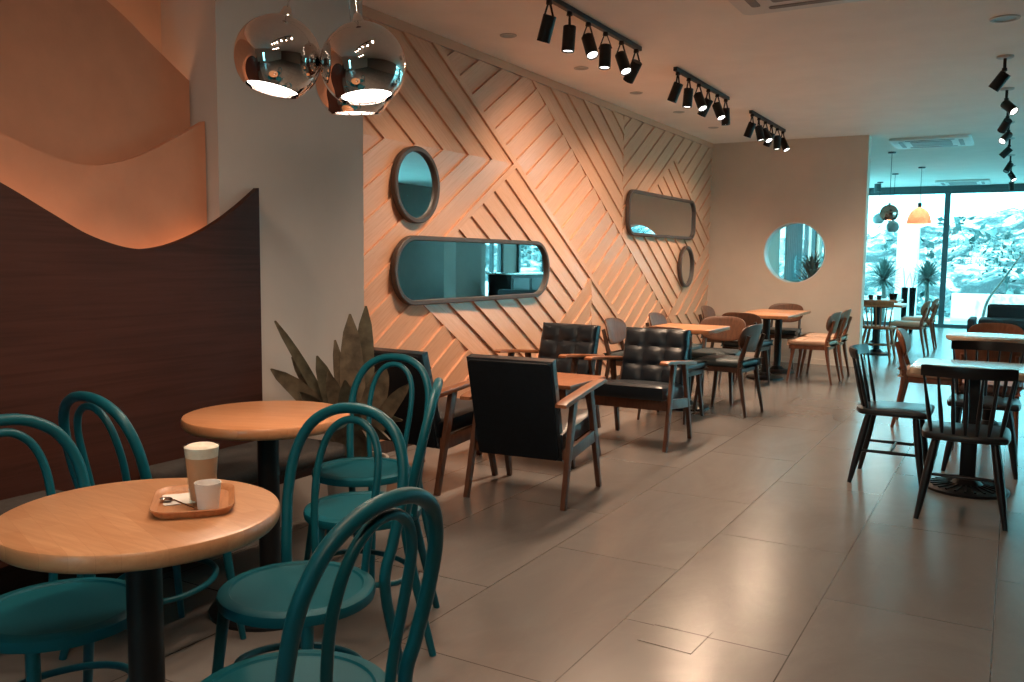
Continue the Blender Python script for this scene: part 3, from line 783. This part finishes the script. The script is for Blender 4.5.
def square_table(label, loc, w_, d_, top='tabletop2', base_r=.21, rz=0, r=.02, col='column', h=.74):
    t = thing('square_table', label, 'table', loc, rz, 'square cafe tables')
    MB().prism(rrect(w_, d_, r, 4), h-.034, h, None, .004).build('tabletop', top, t, 35)
    MB().box((0, 0, h-.045), (.3, .3, .02), .002).build('mounting_plate', 'black', t)
    MB().lathe([(.042, .02), (.042, h-.05), (0, h-.05)], 24).build('column', 'black', t, 35)
    MB().lathe([(0, 0), (base_r, 0), (base_r, .014), (base_r-.02, .024), (.09, .036), (.055, .07), (.042, .072)], 40).build('base', 'black', t, 30)
    return t
square_table('square wooden table in the middle behind the aisle armchair', (-2.56, 7.66, 0), .60, .66)
square_table('square wooden table at back wall, nearer of the joined pair', (-2.45, 10.12, 0), .62, .64)
square_table('square wooden table at back wall, farther of the joined pair', (-2.47, 10.80, 0), .62, .66)

# ------------------------------------------------------------------ black spindle chairs and their table
def spindle_chair(label, mat, group):
    t = thing('spindle_chair', label, 'chair', group=group)
    out = [(-.205, .175), (-.15, .205), (0, .212), (.15, .205), (.205, .175), (.205, -.12), (.16, -.19), (0, -.215), (-.16, -.19), (-.205, -.12)][::-1]
    out = [(p.x, p.y) for p in spline([(a, b_, 0) for a, b_ in out], 4, True)]
    MB().prism(out, .425, .460, None, .012).build('seat', mat, t, 40)
    for s in (-1, 1):
        for yt, yb in ((.13, .19), (-.13, -.215)):
            P = [Vector((s*.205, yb, 0)).lerp(Vector((s*.135, yt, .43)), k/6) for k in range(7)]
            MB().tube(P, [.0125, .0165, .0195, .0215, .022, .021, .018], 12).build('leg', mat, t, 60)
    z = .20
    for s in (-1, 1): MB().tube([(s*.172, -.17, z), (s*.171, 0, z), (s*.172, .16, z)], [.008, .011, .008], 8).build('side_stretcher', mat, t, 60)
    MB().tube([(-.17, 0, z), (0, 0, z), (.17, 0, z)], [.008, .011, .008], 8).build('cross_stretcher', mat, t, 60)
    def top(f): return Vector((.205*f, -.255+.055*f*f, .765))
    def bot(f): return Vector((.160*f, -.182+.045*f*f, .455))
    for k in range(7):
        f = -1+2*k/6; a_, b_ = bot(f), top(f)
        MB().tube([a_.lerp(b_, q) for q in (0, .15, .35, .6, .85, 1)], [.008, .0105, .012, .0095, .007, .006], 8).build('spindle', mat, t, 60)
    m2 = MB(); prev = None; NN = 16
    for k in range(NN+1):
        f = (-1+2*k/NN)*1.07; c = Vector((.205*f, -.257+.055*f*f, .765)); nrm = Vector((.11*f, -1, 0)).normalized()
        e = .003 if abs(f) > 1.05 else 0
        row = [m2.bm.verts.new(c+nrm*dx+Vector((0, -.010*(zz > .02), zz))) for dx, zz in ((-.010+e, -.006), (.010-e, -.006), (.012-e, .03), (.009-e, .052-e), (-.006+e, .054-e), (-.010+e, .03))]
        if prev:
            for q in range(6): m2.bm.faces.new((prev[q], prev[(q+1) % 6], row[(q+1) % 6], row[q]))
        else: m2.bm.faces.new(row)
        prev = row
    m2.bm.faces.new(prev[::-1]); m2.build('crest_rail', mat, t, 40)
    return t
GB = 'black spindle back chairs'
SW = spindle_chair('black spindle back chair closest on the right with its back to us', 'blackwood', GB)
SW.location = (-.185, 5.175, 0); SW.rotation_euler.z = face(-.02, 1)
dup(SW, (-.60, 5.78, 0), face(1, 0), 'black spindle back chair seen side on left of the black table')
dup(SW, (-.135, 6.40, 0), face(0, -1), 'black spindle back chair on the far side of the black based table')
t = square_table('square pale table on a cast black base among black spindle chairs', (-.185, 5.77, 0), .64, .64, 'paletop', .225, 0, .06)
m2 = MB()
for k in range(24):
    a_ = 2*PI*k/24; c, s_ = math.cos(a_), math.sin(a_)
    m2.bar((.09*c, .09*s_, .040), (.20*c, .20*s_, .028), (.008, .008), (.012, .008), (-s_, c, 0), 0)
m2.build('base_ribs', 'black', t)
MB().box((0, 0, .38), (.085, .085, .60), .006).build('column_sleeve', 'black', t)
t2 = round_table('far round pale table on the right before the sofa', (-.14, 8.10, 0), .34, 'paletop')

# ------------------------------------------------------------------ far end furniture
t = thing('potted_palm', 'palm in a pot seen through the round window of the back wall', 'plant', (-2.78, 14.3, 0))
MB().lathe([(0, 0), (.13, 0), (.17, .36), (.18, .37), (.155, .37), (.15, .33), (0, .33)], 28).build('pot', 'wetblack', t, 40)
MB().tube([(0, 0, .3), (.02, 0, .6), (0, .01, .95)], [.04, .035, .03], 10).build('trunk', 'trunk', t, 60)
m2 = MB()
for k in range(150):
    a_ = k*2.399; e = math.radians(-30+110*(k/150)); d = Vector((math.cos(a_)*math.cos(e), math.sin(a_)*math.cos(e), math.sin(e)))
    sd_ = d.cross(Vector((0, 0, 1))).normalized()*.02; b0 = Vector((0, 0, .75+.35*k/150)); L = random.uniform(.4, .6); dn = Vector((0, 0, -.12))
    m2.quad(b0-sd_*.4, b0+sd_*.4, b0+d*L*.6+sd_, b0+d*L*.6-sd_); m2.quad(b0+d*L*.6-sd_, b0+d*L*.6+sd_, b0+d*L+dn+sd_*.1, b0+d*L+dn-sd_*.1)
m2.build('fronds', 'foliage', t, 0, False)
t = thing('window_curtain', 'pale teal curtain at the side window behind the back wall', 'curtain', (XL+.05, 16.9, 0))
m2 = MB(); pv = None
for k in range(61):
    y = -.65+1.3*k/60; x = .03*math.sin(k*.9); row = [m2.bm.verts.new((x, y, .003)), m2.bm.verts.new((x, y, 2.75)), m2.bm.verts.new((x+.006, y, 2.75)), m2.bm.verts.new((x+.006, y, .003))]
    if pv:
        for q in range(4): m2.bm.faces.new((pv[q], pv[(q+1) % 4], row[(q+1) % 4], row[q]))
    else: m2.bm.faces.new(row)
    pv = row
m2.bm.faces.new(pv[::-1]); m2.build('fabric', 'curtain', t, 60)
MB().tube([(0, -.7, 2.78), (0, .7, 2.78)], .012, 8).build('rail', 'black', t, 60)
so = spindle_chair('orange wooden spindle chair at the far table beyond the partition', 'oak', None)
so.location = (-1.62, 13.05, 0); so.rotation_euler.z = face(.05, 1)
square_table('far orange wooden table beside the partition end, nearer one', (-1.72, 13.75, 0), .72, .74, 'orangetop')
square_table('far orange wooden table beside the partition end, farther one', (-1.95, 15.35, 0), .72, .8, 'orangetop')
for i, (x, y, lab) in enumerate(((-2.02, 15.2, 'small black cup left on the farther orange table'), (-1.90, 15.2, 'small black cup right on the farther orange table'))):
    tag(MB().lathe([(0, 0), (.03, 0), (.04, .07), (.036, .07), (.027, .006), (0, .006)], 20, c=(x, y, .741)).build('black_cup', 'black', smooth=40), lab, 'cup', 'black cups on the far table')
t = thing('table_planter', 'dark teal pot on the far orange table', 'pot', (-1.70, 15.3, .741))
MB().lathe([(0, 0), (.05, 0), (.07, .10), (.062, .10), (.045, .01), (0, .01)], 24).build('pot', 'wetblack', t, 40)
for i, (x, lab) in enumerate(((-1.825, 'tall black tapered planter left of the window pair'), (-1.685, 'tall black tapered planter right of the window pair'))):
    t = thing('tall_planter', lab, 'planter', (x, 18.2, 0), 0, 'tall black planters by the window')
    MB().lathe([(0, 0), (.035, 0), (.040, .05), (.062, .86), (.066, .87), (.054, .87), (.050, .80), (0, .80)], 24).build('pot', 'wetblack', t, 40)
    for k in range(3):
        a_ = k*2.1+i; MB().tube([(0, 0, .8), (.03*math.cos(a_), .03*math.sin(a_), 1.0), (.07*math.cos(a_), .07*math.sin(a_), 1.12+.06*k)], .005, 6).build('twig', 'leaf2', t, 60)
t = thing('sofa', 'charcoal fabric sofa by the far window on the right', 'sofa', (.55, 14.75, 0))
MB().box((0, -.02, .26), (2.2, .86, .32), .04, seg=3).build('base', 'sofa', t)
for k in (-1, 1): MB().box((k*.50, -.08, .47), (.98, .70, .13), .04, seg=3).build('seat_cushion', 'sofa', t)
MB().box((.1, .36, .56), (2.0, .18, .34), .05, seg=3).build('backrest', 'sofa', t)
for k in (-1, 1): MB().box((k*1.08, -.02, .36), (.10, .84, .34), .03, seg=3).build('arm', 'sofa', t)
for sx in (-1, 1):
    for sy in (-1, 1): MB().bar((sx*.98, sy*.34, 0), (sx*.95, sy*.32, .105), (.03, .03), (.05, .05)).build('leg', 'black', t)

# ------------------------------------------------------------------ ceiling lamps
def spot_head(par, p, d, lit, L=.158, r=.041, yoke=.085):
    """p = pivot point on the track (parent space), d = beam direction"""
    d = Vector(d).normalized()
    h = MB(); h.lathe([(0, 0), (.018, 0), (.020, -.022), (.012, -.026), (0, -.026)], 16, c=p)
    pv = Vector(p)+Vector((0, 0, -.026-yoke))
    side = d.cross(Vector((0, 0, 1)));
    if side.length < .05: side = Vector((1, 0, 0))
    side.normalize()
    ho = h.build('spot_head', 'black', par, 40)
    m2 = MB()
    for s in (-1, 1): m2.bar(Vector(p)+Vector((0, 0, -.02))+side*s*.010, pv+side*s*(r+.004), (.006, .012), (.006, .012), side, .001)
    m2.build('yoke', 'black', ho)
    q = (-d).to_track_quat('Z', 'Y').to_matrix().to_4x4(); q.translation = pv-d*(L*.30)*-1*0
    mt = Matrix.Translation(pv) @ (-d).to_track_quat('Z', 'Y').to_matrix().to_4x4()
    MB().lathe([(0, L*.15), (r*.93, L*.15), (r, L*.13), (r, -L*.85), (r-.004, -L*.85), (r-.006, -L*.78), (0, -L*.78)], 24, mt).build('barrel', 'black', ho, 35)
    MB().lathe([(0, -L*.785), (r-.007, -L*.785), (r-.007, -L*.80), (0, -L*.80)], 20, mt).build('lens', 'lens' if lit else 'ringglass', ho, 35)
    return pv+d*(L*.88), d
nl = [0]
def spot_light(pos, d, energy=SPOT_W, size=math.radians(125), color=WARM):
    nl[0] += 1
    o = lamp('spot_beam', 'SPOT', pos, energy, color, spot_size=size, spot_blend=.85, shadow_soft_size=.03); aim(o, d)
def track(label, x, y0, y1, dirs, group='black ceiling track lights', en=None):
    t = thing('track_light', label, 'track light', (x, (y0+y1)/2, ZC), 0, group)
    MB().box((0, 0, -.016), (.035, y1-y0, .032), .003).build('rail', 'black', t)
    n = len(dirs)
    for k, (d, lit) in enumerate(dirs):
        yy = -(y1-y0)/2+.07+(y1-y0-.14)*k/(n-1)
        tip, dd = spot_head(t, (0, yy, -.032), d, lit)
        spot_light(tip+Vector(t.location), dd, en or SPOT_W)
    return t
DIRS = [((-.36, .10, -1), 1), ((-.05, -.03, -1), 1), ((.40, -.30, -.85), 1), ((.02, -.10, -1), 1), ((.42, -.28, -.85), 1), ((-.62, .30, -.85), 1)]
track('black track light nearest the camera above the armchairs', -2.54, 4.76, 6.30, DIRS)
track('black track light in the middle of the row along the boarded wall', -2.53, 7.06, 8.58, [((-.40, 0, -1), 1), ((-.05, -.05, -1), 1), ((.42, -.30, -.85), 1), ((-.55, .1, -1), 1), ((.42, -.25, -.85), 1), ((.05, .05, -1), 1)])
track('black track light farthest away near the back wall', -2.53, 9.42, 10.97, [((-.40, .05, -1), 1), ((.25, .0, -1), 1), ((.45, -.35, -.8), 1), ((-.45, .1, -1), 1), ((.05, -.05, -1), 1), ((.45, -.2, -.85), 1)])
track('added black track light overhead, out of view, brightening the near round tables', -1.25, .6, 2.15, [((-.5, .1, -1), 1), ((-.15, .1, -1), 1), ((-.3, .2, -1), 1), ((-.3, .3, -1), 1), ((.1, .1, -1), 1), ((-.5, .3, -.9), 1)], en=24)  # extra lamp out of view, added to brighten the near tables
track('added black track light behind the camera, out of view, warming surfaces facing it', .2, -1.6, -.1, [((-.55, .85, -.8), 1)]*6, en=17)  # unseen lamp added for warm light on table edges and near fronts
for k, (y, d, lit) in enumerate(((7.86, (-.55, .1, -.75), 0), (9.28, (.55, -.45, -.6), 1), (10.4, (-.65, 1.0, -1.05), 0), (11.47, (-.45, -.55, -.6), 1), (12.9, (-.95, .1, -1), 0), (14.9, (-.4, -.3, -.8), 0), (16.5, (.4, -.35, -.7), 1), (18.3, (.1, .2, -.9), 0))):
    od = ('nearest', 'second nearest', 'third nearest', 'fourth nearest', 'fifth nearest', 'third farthest', 'second farthest', 'farthest')[k]
    t = thing('ceiling_spot', 'black adjustable ceiling spot, %s in the right hand row' % od, 'spotlight', (-.165, y, ZC), 0, 'black ceiling spots in the right hand row')
    MB().lathe([(0, 0), (.06, 0), (.06, -.012), (.05, -.018), (0, -.018)], 24).build('canopy', 'ring', t, 35)
    MB().lathe([(.012, -.018), (.012, -.10), (0, -.10)], 12).build('stem', 'black', t, 35)
    tip, dd = spot_head(t, (0, 0, -.09), d, lit, .14, .042, .03)
    spot_light(tip+Vector(t.location), dd, 45 if k == 2 else 20 if k == 4 else 1.2, math.radians(75))
for k, y in enumerate((5.54, 6.75, 7.97, 9.19, 10.43)):
    od = ('nearest', 'second nearest', 'middle', 'second farthest', 'farthest')[k]
    t = thing('recessed_downlight', 'unlit recessed ceiling downlight along the boarded wall, %s of five' % od, 'downlight', (-3.24, y, ZC), 0, 'recessed downlights along the boarded wall')
    MB().lathe([(.042, -.0005), (.062, -.0005), (.060, -.006), (.046, -.007), (.042, -.003)], 28).build('trim_ring', 'ring', t, 35)
    MB().lathe([(0, -.0006), (.042, -.0006), (.042, -.002), (0, -.002)], 24).build('diffuser', 'ringglass', t, 35)
t = thing('recessed_downlight', 'larger round recessed ceiling light at the upper right corner', 'downlight', (-.155, 6.66, ZC))
MB().lathe([(.065, -.0005), (.09, -.0005), (.088, -.008), (.07, -.009), (.065, -.003)], 32).build('trim_ring', 'ring', t, 35)
MB().lathe([(0, -.0006), (.065, -.0006), (.065, -.002), (0, -.002)], 24).build('diffuser', 'ringglass', t, 35)
def cassette(label, x, y):
    t = thing('ceiling_air_conditioner', label, 'air conditioner', (x, y, ZC), 0, 'white ceiling air conditioners')
    MB().prism(rrect(.95, .95, .06, 5), -.035, -.001, None, .008).build('panel', 'acwhite', t, 35)
    MB().prism(rrect(.48, .48, .02, 3), -.040, -.0345, None, 0).build('grille', 'acgrey', t, 35)
    for k in range(4):
        R_ = Matrix.Rotation(k*PI/2, 4, 'Z')
        MB().prism([(R_ @ Vector((a_, b_, 0))).to_2d()[:] for a_, b_ in rrect(.58, .055, .02, 3, 0, .35)], -.039, -.034).build('louvre', 'acgrey', t, 30)
    return t
cassette('white ceiling air conditioner cut by the top picture edge', -1.12, 5.24)
cassette('white ceiling air conditioner beyond the end of the partition', -1.05, 12.80)
cassette('white ceiling air conditioner farthest away near the window', -1.0, 19.40)

# mirror globe pendants above the second round table
S = [pix(278, 58, 2.92), pix(363, 65.5, 2.92), pix(354, 83, 3.2)]
CAN = Vector((sum(p.x for p in S)/3, sum(p.y for p in S)/3, ZC))
LB = ('left one of the three mirror globe pendants', 'right front one of the three mirror globe pendants', 'rear one of three mirror globe pendants, hidden behind the others')
for i, p in enumerate(S):
    t = thing('globe_pendant', LB[i], 'pendant lamp', p, 0, 'mirror globe pendants over the second round table')
    ax = (CAN-p).normalized().lerp(Vector((0, 0, 1)), .55 if i == 2 else 0).normalized()
    mt = ax.to_track_quat('Z', 'Y').to_matrix().to_4x4()
    r, ro = .142, .091; zo = -math.sqrt(r*r-ro*ro)
    a0 = math.acos(zo/r); prof = []
    for k in range(25): a_ = a0*(1-k/24)+.16*(k/24); prof.append((r*math.sin(a_), r*math.cos(a_)))
    prof += [(.022, r+.004), (.017, r+.016), (.013, r+.03), (.004, r+.036), (0, r+.036)]
    inn = [(ro-.004, zo+.002)]+[((r-.004)*math.sin(a0*(1-k/10)), (r-.004)*math.cos(a0*(1-k/10))) for k in range(1, 10)]
    MB().lathe(inn[::-1]+[(ro, zo)]+prof[1:], 56, mt).build('shade', 'chrome', t, 60)
    MB().lathe([(0, zo+.012), (ro-.006, zo+.012), (ro-.006, zo+.018), (0, zo+.018)], 40, mt).build('diffuser', 'glow', t, 35)
    off = (CAN-p)
    MB().tube([ax*(r+.034), off-Vector((0, 0, .03))], .0022, 6).build('cord', 'steel', t, 60)
    o = lamp('pendant_bulb', 'SPOT', p+ax*(zo-.012), 16, (1, .74, .52), spot_size=math.radians(150), spot_blend=.6, shadow_soft_size=.06); aim(o, -ax)
tag(MB().lathe([(0, 0), (.07, 0), (.07, -.02), (.06, -.028), (0, -.028)], 32, c=CAN).build('ceiling_canopy', 'steel', smooth=35), 'round steel ceiling plate above the three mirror globes', 'ceiling plate')
# far pendants
def pendant(name, label, x, y, zc, make):
    t = thing(name, label, 'pendant lamp', (x, y, ZC))
    MB().lathe([(0, 0), (.055, 0), (.055, -.018), (0, -.022)], 20).build('canopy', 'black', t, 35)
    top = make(t, zc-ZC); MB().tube([(0, 0, -.02), (0, 0, top)], .004, 6).build('cord', 'black', t, 60)
def g_copper(t, z):
    MB().lathe([(.09, z-.095)]+[(.13*math.sin(a_), z+.13*math.cos(a_)) for a_ in [2.35*(1-k/14)+.15*k/14 for k in range(15)]]+[(.018, z+.15), (0, z+.15)], 36).build('shade', 'copper', t, 60); return z+.15
def g_wick(t, z):
    P = [(.188, z-.14), (.19, z-.12), (.175, z-.03), (.14, z+.05), (.08, z+.11), (.03, z+.135), (.03, z+.20), (0, z+.20)]
    m2 = MB().lathe(P[:6], 40)
    for k in range(1, 14): m2.tube([(.001+np.interp(z-.14+.02*k, [p[1] for p in P[:6]], [p[0] for p in P[:6]])*math.cos(a_), np.interp(z-.14+.02*k, [p[1] for p in P[:6]], [p[0] for p in P[:6]])*math.sin(a_), z-.14+.02*k) for a_ in [2*PI*q/32 for q in range(32)]], .005, 6, True)
    m2.build('shade', 'wicker', t, 60); MB().lathe([(.03, z+.13), (.034, z+.20), (.02, z+.21), (0, z+.21)], 20).build('cap', 'black', t, 40); return z+.2
def rattan():
    t = NT('glowing rattan weave'); v = t.coords('Object', (1, 1, 1)); n = t.noise(v, 60, 3)
    c = t.ramp(n, [(.3, (.62, .33, .19)), (.7, (.80, .48, .31))])
    t.set(Base_Color=c, Roughness=.7); tl = t.n('ShaderNodeBsdfTranslucent'); t.l(c, tl.inputs[0])
    mx = t.n('ShaderNodeMixShader'); mx.inputs[0].default_value = .45; t.l(t.b.outputs[0], mx.inputs[1]); t.l(tl.outputs[0], mx.inputs[2])
    out = [x for x in t.t.nodes if x.type == 'OUTPUT_MATERIAL'][0]; t.l(mx.outputs[0], out.inputs[0]); return t.m
def g_glass(t, z):
    MB().lathe([(.06, z-.09)]+[(.11*math.sin(a_), z+.11*math.cos(a_)) for a_ in [2.4*(1-k/12)+.2*k/12 for k in range(13)]]+[(.02, z+.12), (0, z+.12)], 28).build('shade', 'ringglass', t, 60); return z+.12
pendant('globe_pendant', 'copper mirror globe pendant near the far window', -1.65, 13.84, 2.05, g_copper)
M['wicker'] = rattan()
pendant('wicker_pendant', 'woven rattan dome pendant near the far window', -1.46, 16.2, 2.13, g_wick)
pendant('glass_pendant', 'smoky glass pendant at the partition edge', -2.44, 18.87, 2.2, g_glass)
pendant('glass_pendant', 'smoky glass pendant hanging lower between the far pendants', -1.98, 17.2, 1.98, g_glass)

lamp('pendant_bulb', 'POINT', (-1.65, 13.84, 2.0), 30, WARM, shadow_soft_size=.05)
lamp('pendant_bulb', 'POINT', (-1.46, 16.2, 2.12), 11, WARM, shadow_soft_size=.05)
for i, (x, lab) in enumerate(((-3.0, 'small dark ceiling spot left of two by the far window'), (-2.54, 'small dark ceiling spot right of two by the far window'))):
    t = thing('ceiling_downlight', lab, 'downlight', (x, 19.3, ZC))
    MB().lathe([(0, 0), (.065, 0), (.065, -.17), (.055, -.17), (.05, -.15), (0, -.15)], 24).build('housing', 'frame', t, 35)
# floor access hatch
t = tag(MB().box((-.985, 2.91, .0012), (.20, .215, .0024), .0008, Matrix.Rotation(-.05, 3, 'Z')).build('floor_hatch', M['floor'], smooth=0), 'small square access hatch set in the tiled floor', 'floor hatch')

# ------------------------------------------------------------------ the right hand side of the room (seen in the mirrors)
slab('wall_column', (2.9, 15.4, 0), (3.2, 16.4, ZC), 'greige')
t = thing('service_counter', 'long black fronted service counter on the right side of room', 'counter', (2.6, 18.4, 0))
MB().box((0, 0, .5), (.6, 3.4, .96), .006).build('body', 'black', t)
MB().box((-.04, 0, 1.0), (.74, 3.5, .04), .006).build('worktop', 'steel', t)
for k in range(4): MB().box((-.306, -1.26+.84*k, .5), (.012, .74, .8), .004).build('front_panel', 'blackwood', t)

# ------------------------------------------------------------------ sign on the far window
cu = bpy.data.curves.new('sign_text', 'FONT'); cu.body = 'COFFEE AND'; cu.size = .30; cu.extrude = .002; cu.space_character = 1.12
so_ = bpy.data.objects.new('window_lettering', cu); COL.objects.link(so_)
so_.rotation_euler = (PI/2, 0, 0); so_.location = (-1.16, YB+.02, 1.33); cu.materials.append(M['signpaint'])
so_.scale = (.31, .46, .46); so_.location.x = -1.14
bpy.context.view_layer.update()
me = bpy.data.meshes.new_from_object(so_.evaluated_get(bpy.context.evaluated_depsgraph_get())); mw = so_.matrix_world.copy()
bpy.data.objects.remove(so_); so_ = bpy.data.objects.new('window_lettering', me); COL.objects.link(so_); so_.matrix_world = mw
tag(so_, 'grey lettering on the far window glass reading COFFEE AND', 'sign')

# ------------------------------------------------------------------ outside
def hill_mat():
    t = NT('rocky hillside'); v = t.coords('Object', (1, 1, 1.5))
    a_ = t.noise(v, .9, 8, .7, .6); b_ = t.noise(v, 3.2, 8, .7, 1)
    c = t.ramp(a_, [(.42, (.006, .022, .026)), (.5, (.06, .11, .115)), (.57, (.60, .61, .60))])
    c = t.mix(t.ramp(b_, [(.42, (.9, .9, .9)), (.54, (0, 0, 0))]), c, (.008, .028, .03))
    t.set(Base_Color=c, Roughness=.9); return t.m
M['hill'] = hill_mat()
slab('ground_outside', (-40, YB+.1, -.25), (40, 60, -.05), 'ground')
slab('ground_side', (XR+.2, -30, -.25), (40, YB+.1, -.05), 'ground')
slab('ground_left', (-40, YF-.2, -.25), (XL-.3, YB+.1, -.05), 'ground')
slab('ground_front', (-40, -40, -.25), (XR+.2, YF-.2, -.05), 'ground')
rs = np.random.RandomState(3)
mb = MB(); NX, NY = 90, 46
def hz(x, y):
    f = max(0, min(1, (y-24.5)/12)); s_ = f*f*(3-2*f)
    return -.1+s_*(2.75+.02*x+.5*math.sin(x*.35+1))+.22*math.sin(x*1.3+y*.9)*f+.15*math.sin(x*2.9-y*2.1)*f
g = [[mb.bm.verts.new((-26+58*i/NX, 24+26*j/NY, hz(-26+58*i/NX, 24+26*j/NY)+rs.uniform(-.12, .12)*(1 if j > 1 else 0))) for i in range(NX+1)] for j in range(NY+1)]
for j in range(NY):
    for i in range(NX): mb.bm.faces.new((g[j][i], g[j][i+1], g[j+1][i+1], g[j+1][i]))
struct(mb.build('ground_hillside', 'hill', smooth=60, fix=False))
slab('ground_wall', (-1.3, 23.2, -.1), (14, 23.5, .62), 'column')
slab('wall_road', (-20, 36.5, 2.3), (30, 36.9, 2.95), 'column')
def yucca(label, x, y, h, R_, n):
    t = thing('yucca_plant', label, 'plant', (x, y, -.05), 0, 'spiky plants outside the window')
    MB().tube([(0, 0, 0), (.02, .01, h*.5), (0, 0, h)], [.06, .05, .04], 10).build('trunk', 'trunk', t, 60)
    m2 = MB()
    for k in range(n):
        a_ = k*2.399; e = math.radians(-35+125*(k/n)); d = Vector((math.cos(a_)*math.cos(e), math.sin(a_)*math.cos(e), math.sin(e)))
        L = R_*random.uniform(.8, 1.05); sd_ = d.cross(Vector((0, 0, 1))).normalized()*.022; b0 = Vector((0, 0, h)); nn = sd_.cross(d).normalized()*.006
        v = [m2.bm.verts.new(q) for q in (b0-sd_*.6, b0+sd_*.6, b0+d*L*.5+sd_, b0+d*L, b0+d*L*.5-sd_, b0+d*L*.5-nn)]
        m2.bm.faces.new((v[0], v[1], v[2], v[3], v[4])); m2.bm.faces.new((v[1], v[0], v[5])); m2.bm.faces.new((v[2], v[1], v[5])); m2.bm.faces.new((v[3], v[2], v[5])); m2.bm.faces.new((v[4], v[3], v[5])); m2.bm.faces.new((v[0], v[4], v[5]))
    m2.build('leaves', 'foliage', t, 0, False)
yucca('spiky plant outside the window left of the white column', -2.62, 21.6, 1.0, .56, 180)
yucca('spiky plant outside the window right of the white column', -1.72, 21.6, 1.05, .47, 180)
tag(MB().box((-2.28, 23.0, 1.5), (.45, .45, 3.1), .01).build('white_column', 'column', smooth=0), 'white square column outside the far window', 'column')
def shrubbery(label, name, pts, mat, size, n, group=None, trunk=None, cat='tree', kind=None):
    pass
t = thing('leaning_tree', 'thin leaning tree with sparse leaves outside the right pane', 'tree', (-.62, 22.2, -.05))
P = spline([(0, 0, 0), (.10, 0, .55), (.36, 0, 1.0), (.62, 0, 1.45), (.85, .1, 1.9)], 5)
MB().tube(P, [.035-.02*i/(len(P)-1) for i in range(len(P))], 8).build('trunk', 'trunk', t, 60)
m2 = MB()
for k in range(420):
    c = Vector((rs.normal(.55, .55), rs.normal(0, .3), rs.normal(1.62, .22))); d = Vector(rs.normal(size=3)).normalized(); e = d.cross(Vector(rs.normal(size=3))).normalized(); s_ = rs.uniform(.03, .06)
    m2.quad(c-d*s_, c+e*s_*.5, c+d*s_, c-e*s_*.5)
m2.build('leaves', 'foliage', t, 0, False)
m2 = MB()
for k in range(6500):
    x = rs.uniform(-14, 20); y = 24.8+abs(rs.normal(0, 5)); z = hz(x, y)+rs.uniform(0, .45)
    if math.sin(x*1.1+.7*y)+math.sin(x*.37-y*.9) < .15: continue
    d = Vector(rs.normal(size=3)).normalized(); e = d.cross(Vector(rs.normal(size=3))).normalized(); s_ = rs.uniform(.08, .22)
    m2.quad(Vector((x, y, z))-d*s_, Vector((x, y, z))+e*s_*.5, Vector((x, y, z))+d*s_, Vector((x, y, z))-e*s_*.5)
tag(m2.build('hillside_vegetation', 'foliage2', smooth=0, fix=False), 'loose scrub growing over the hillside outside', 'scrub', kind='stuff')
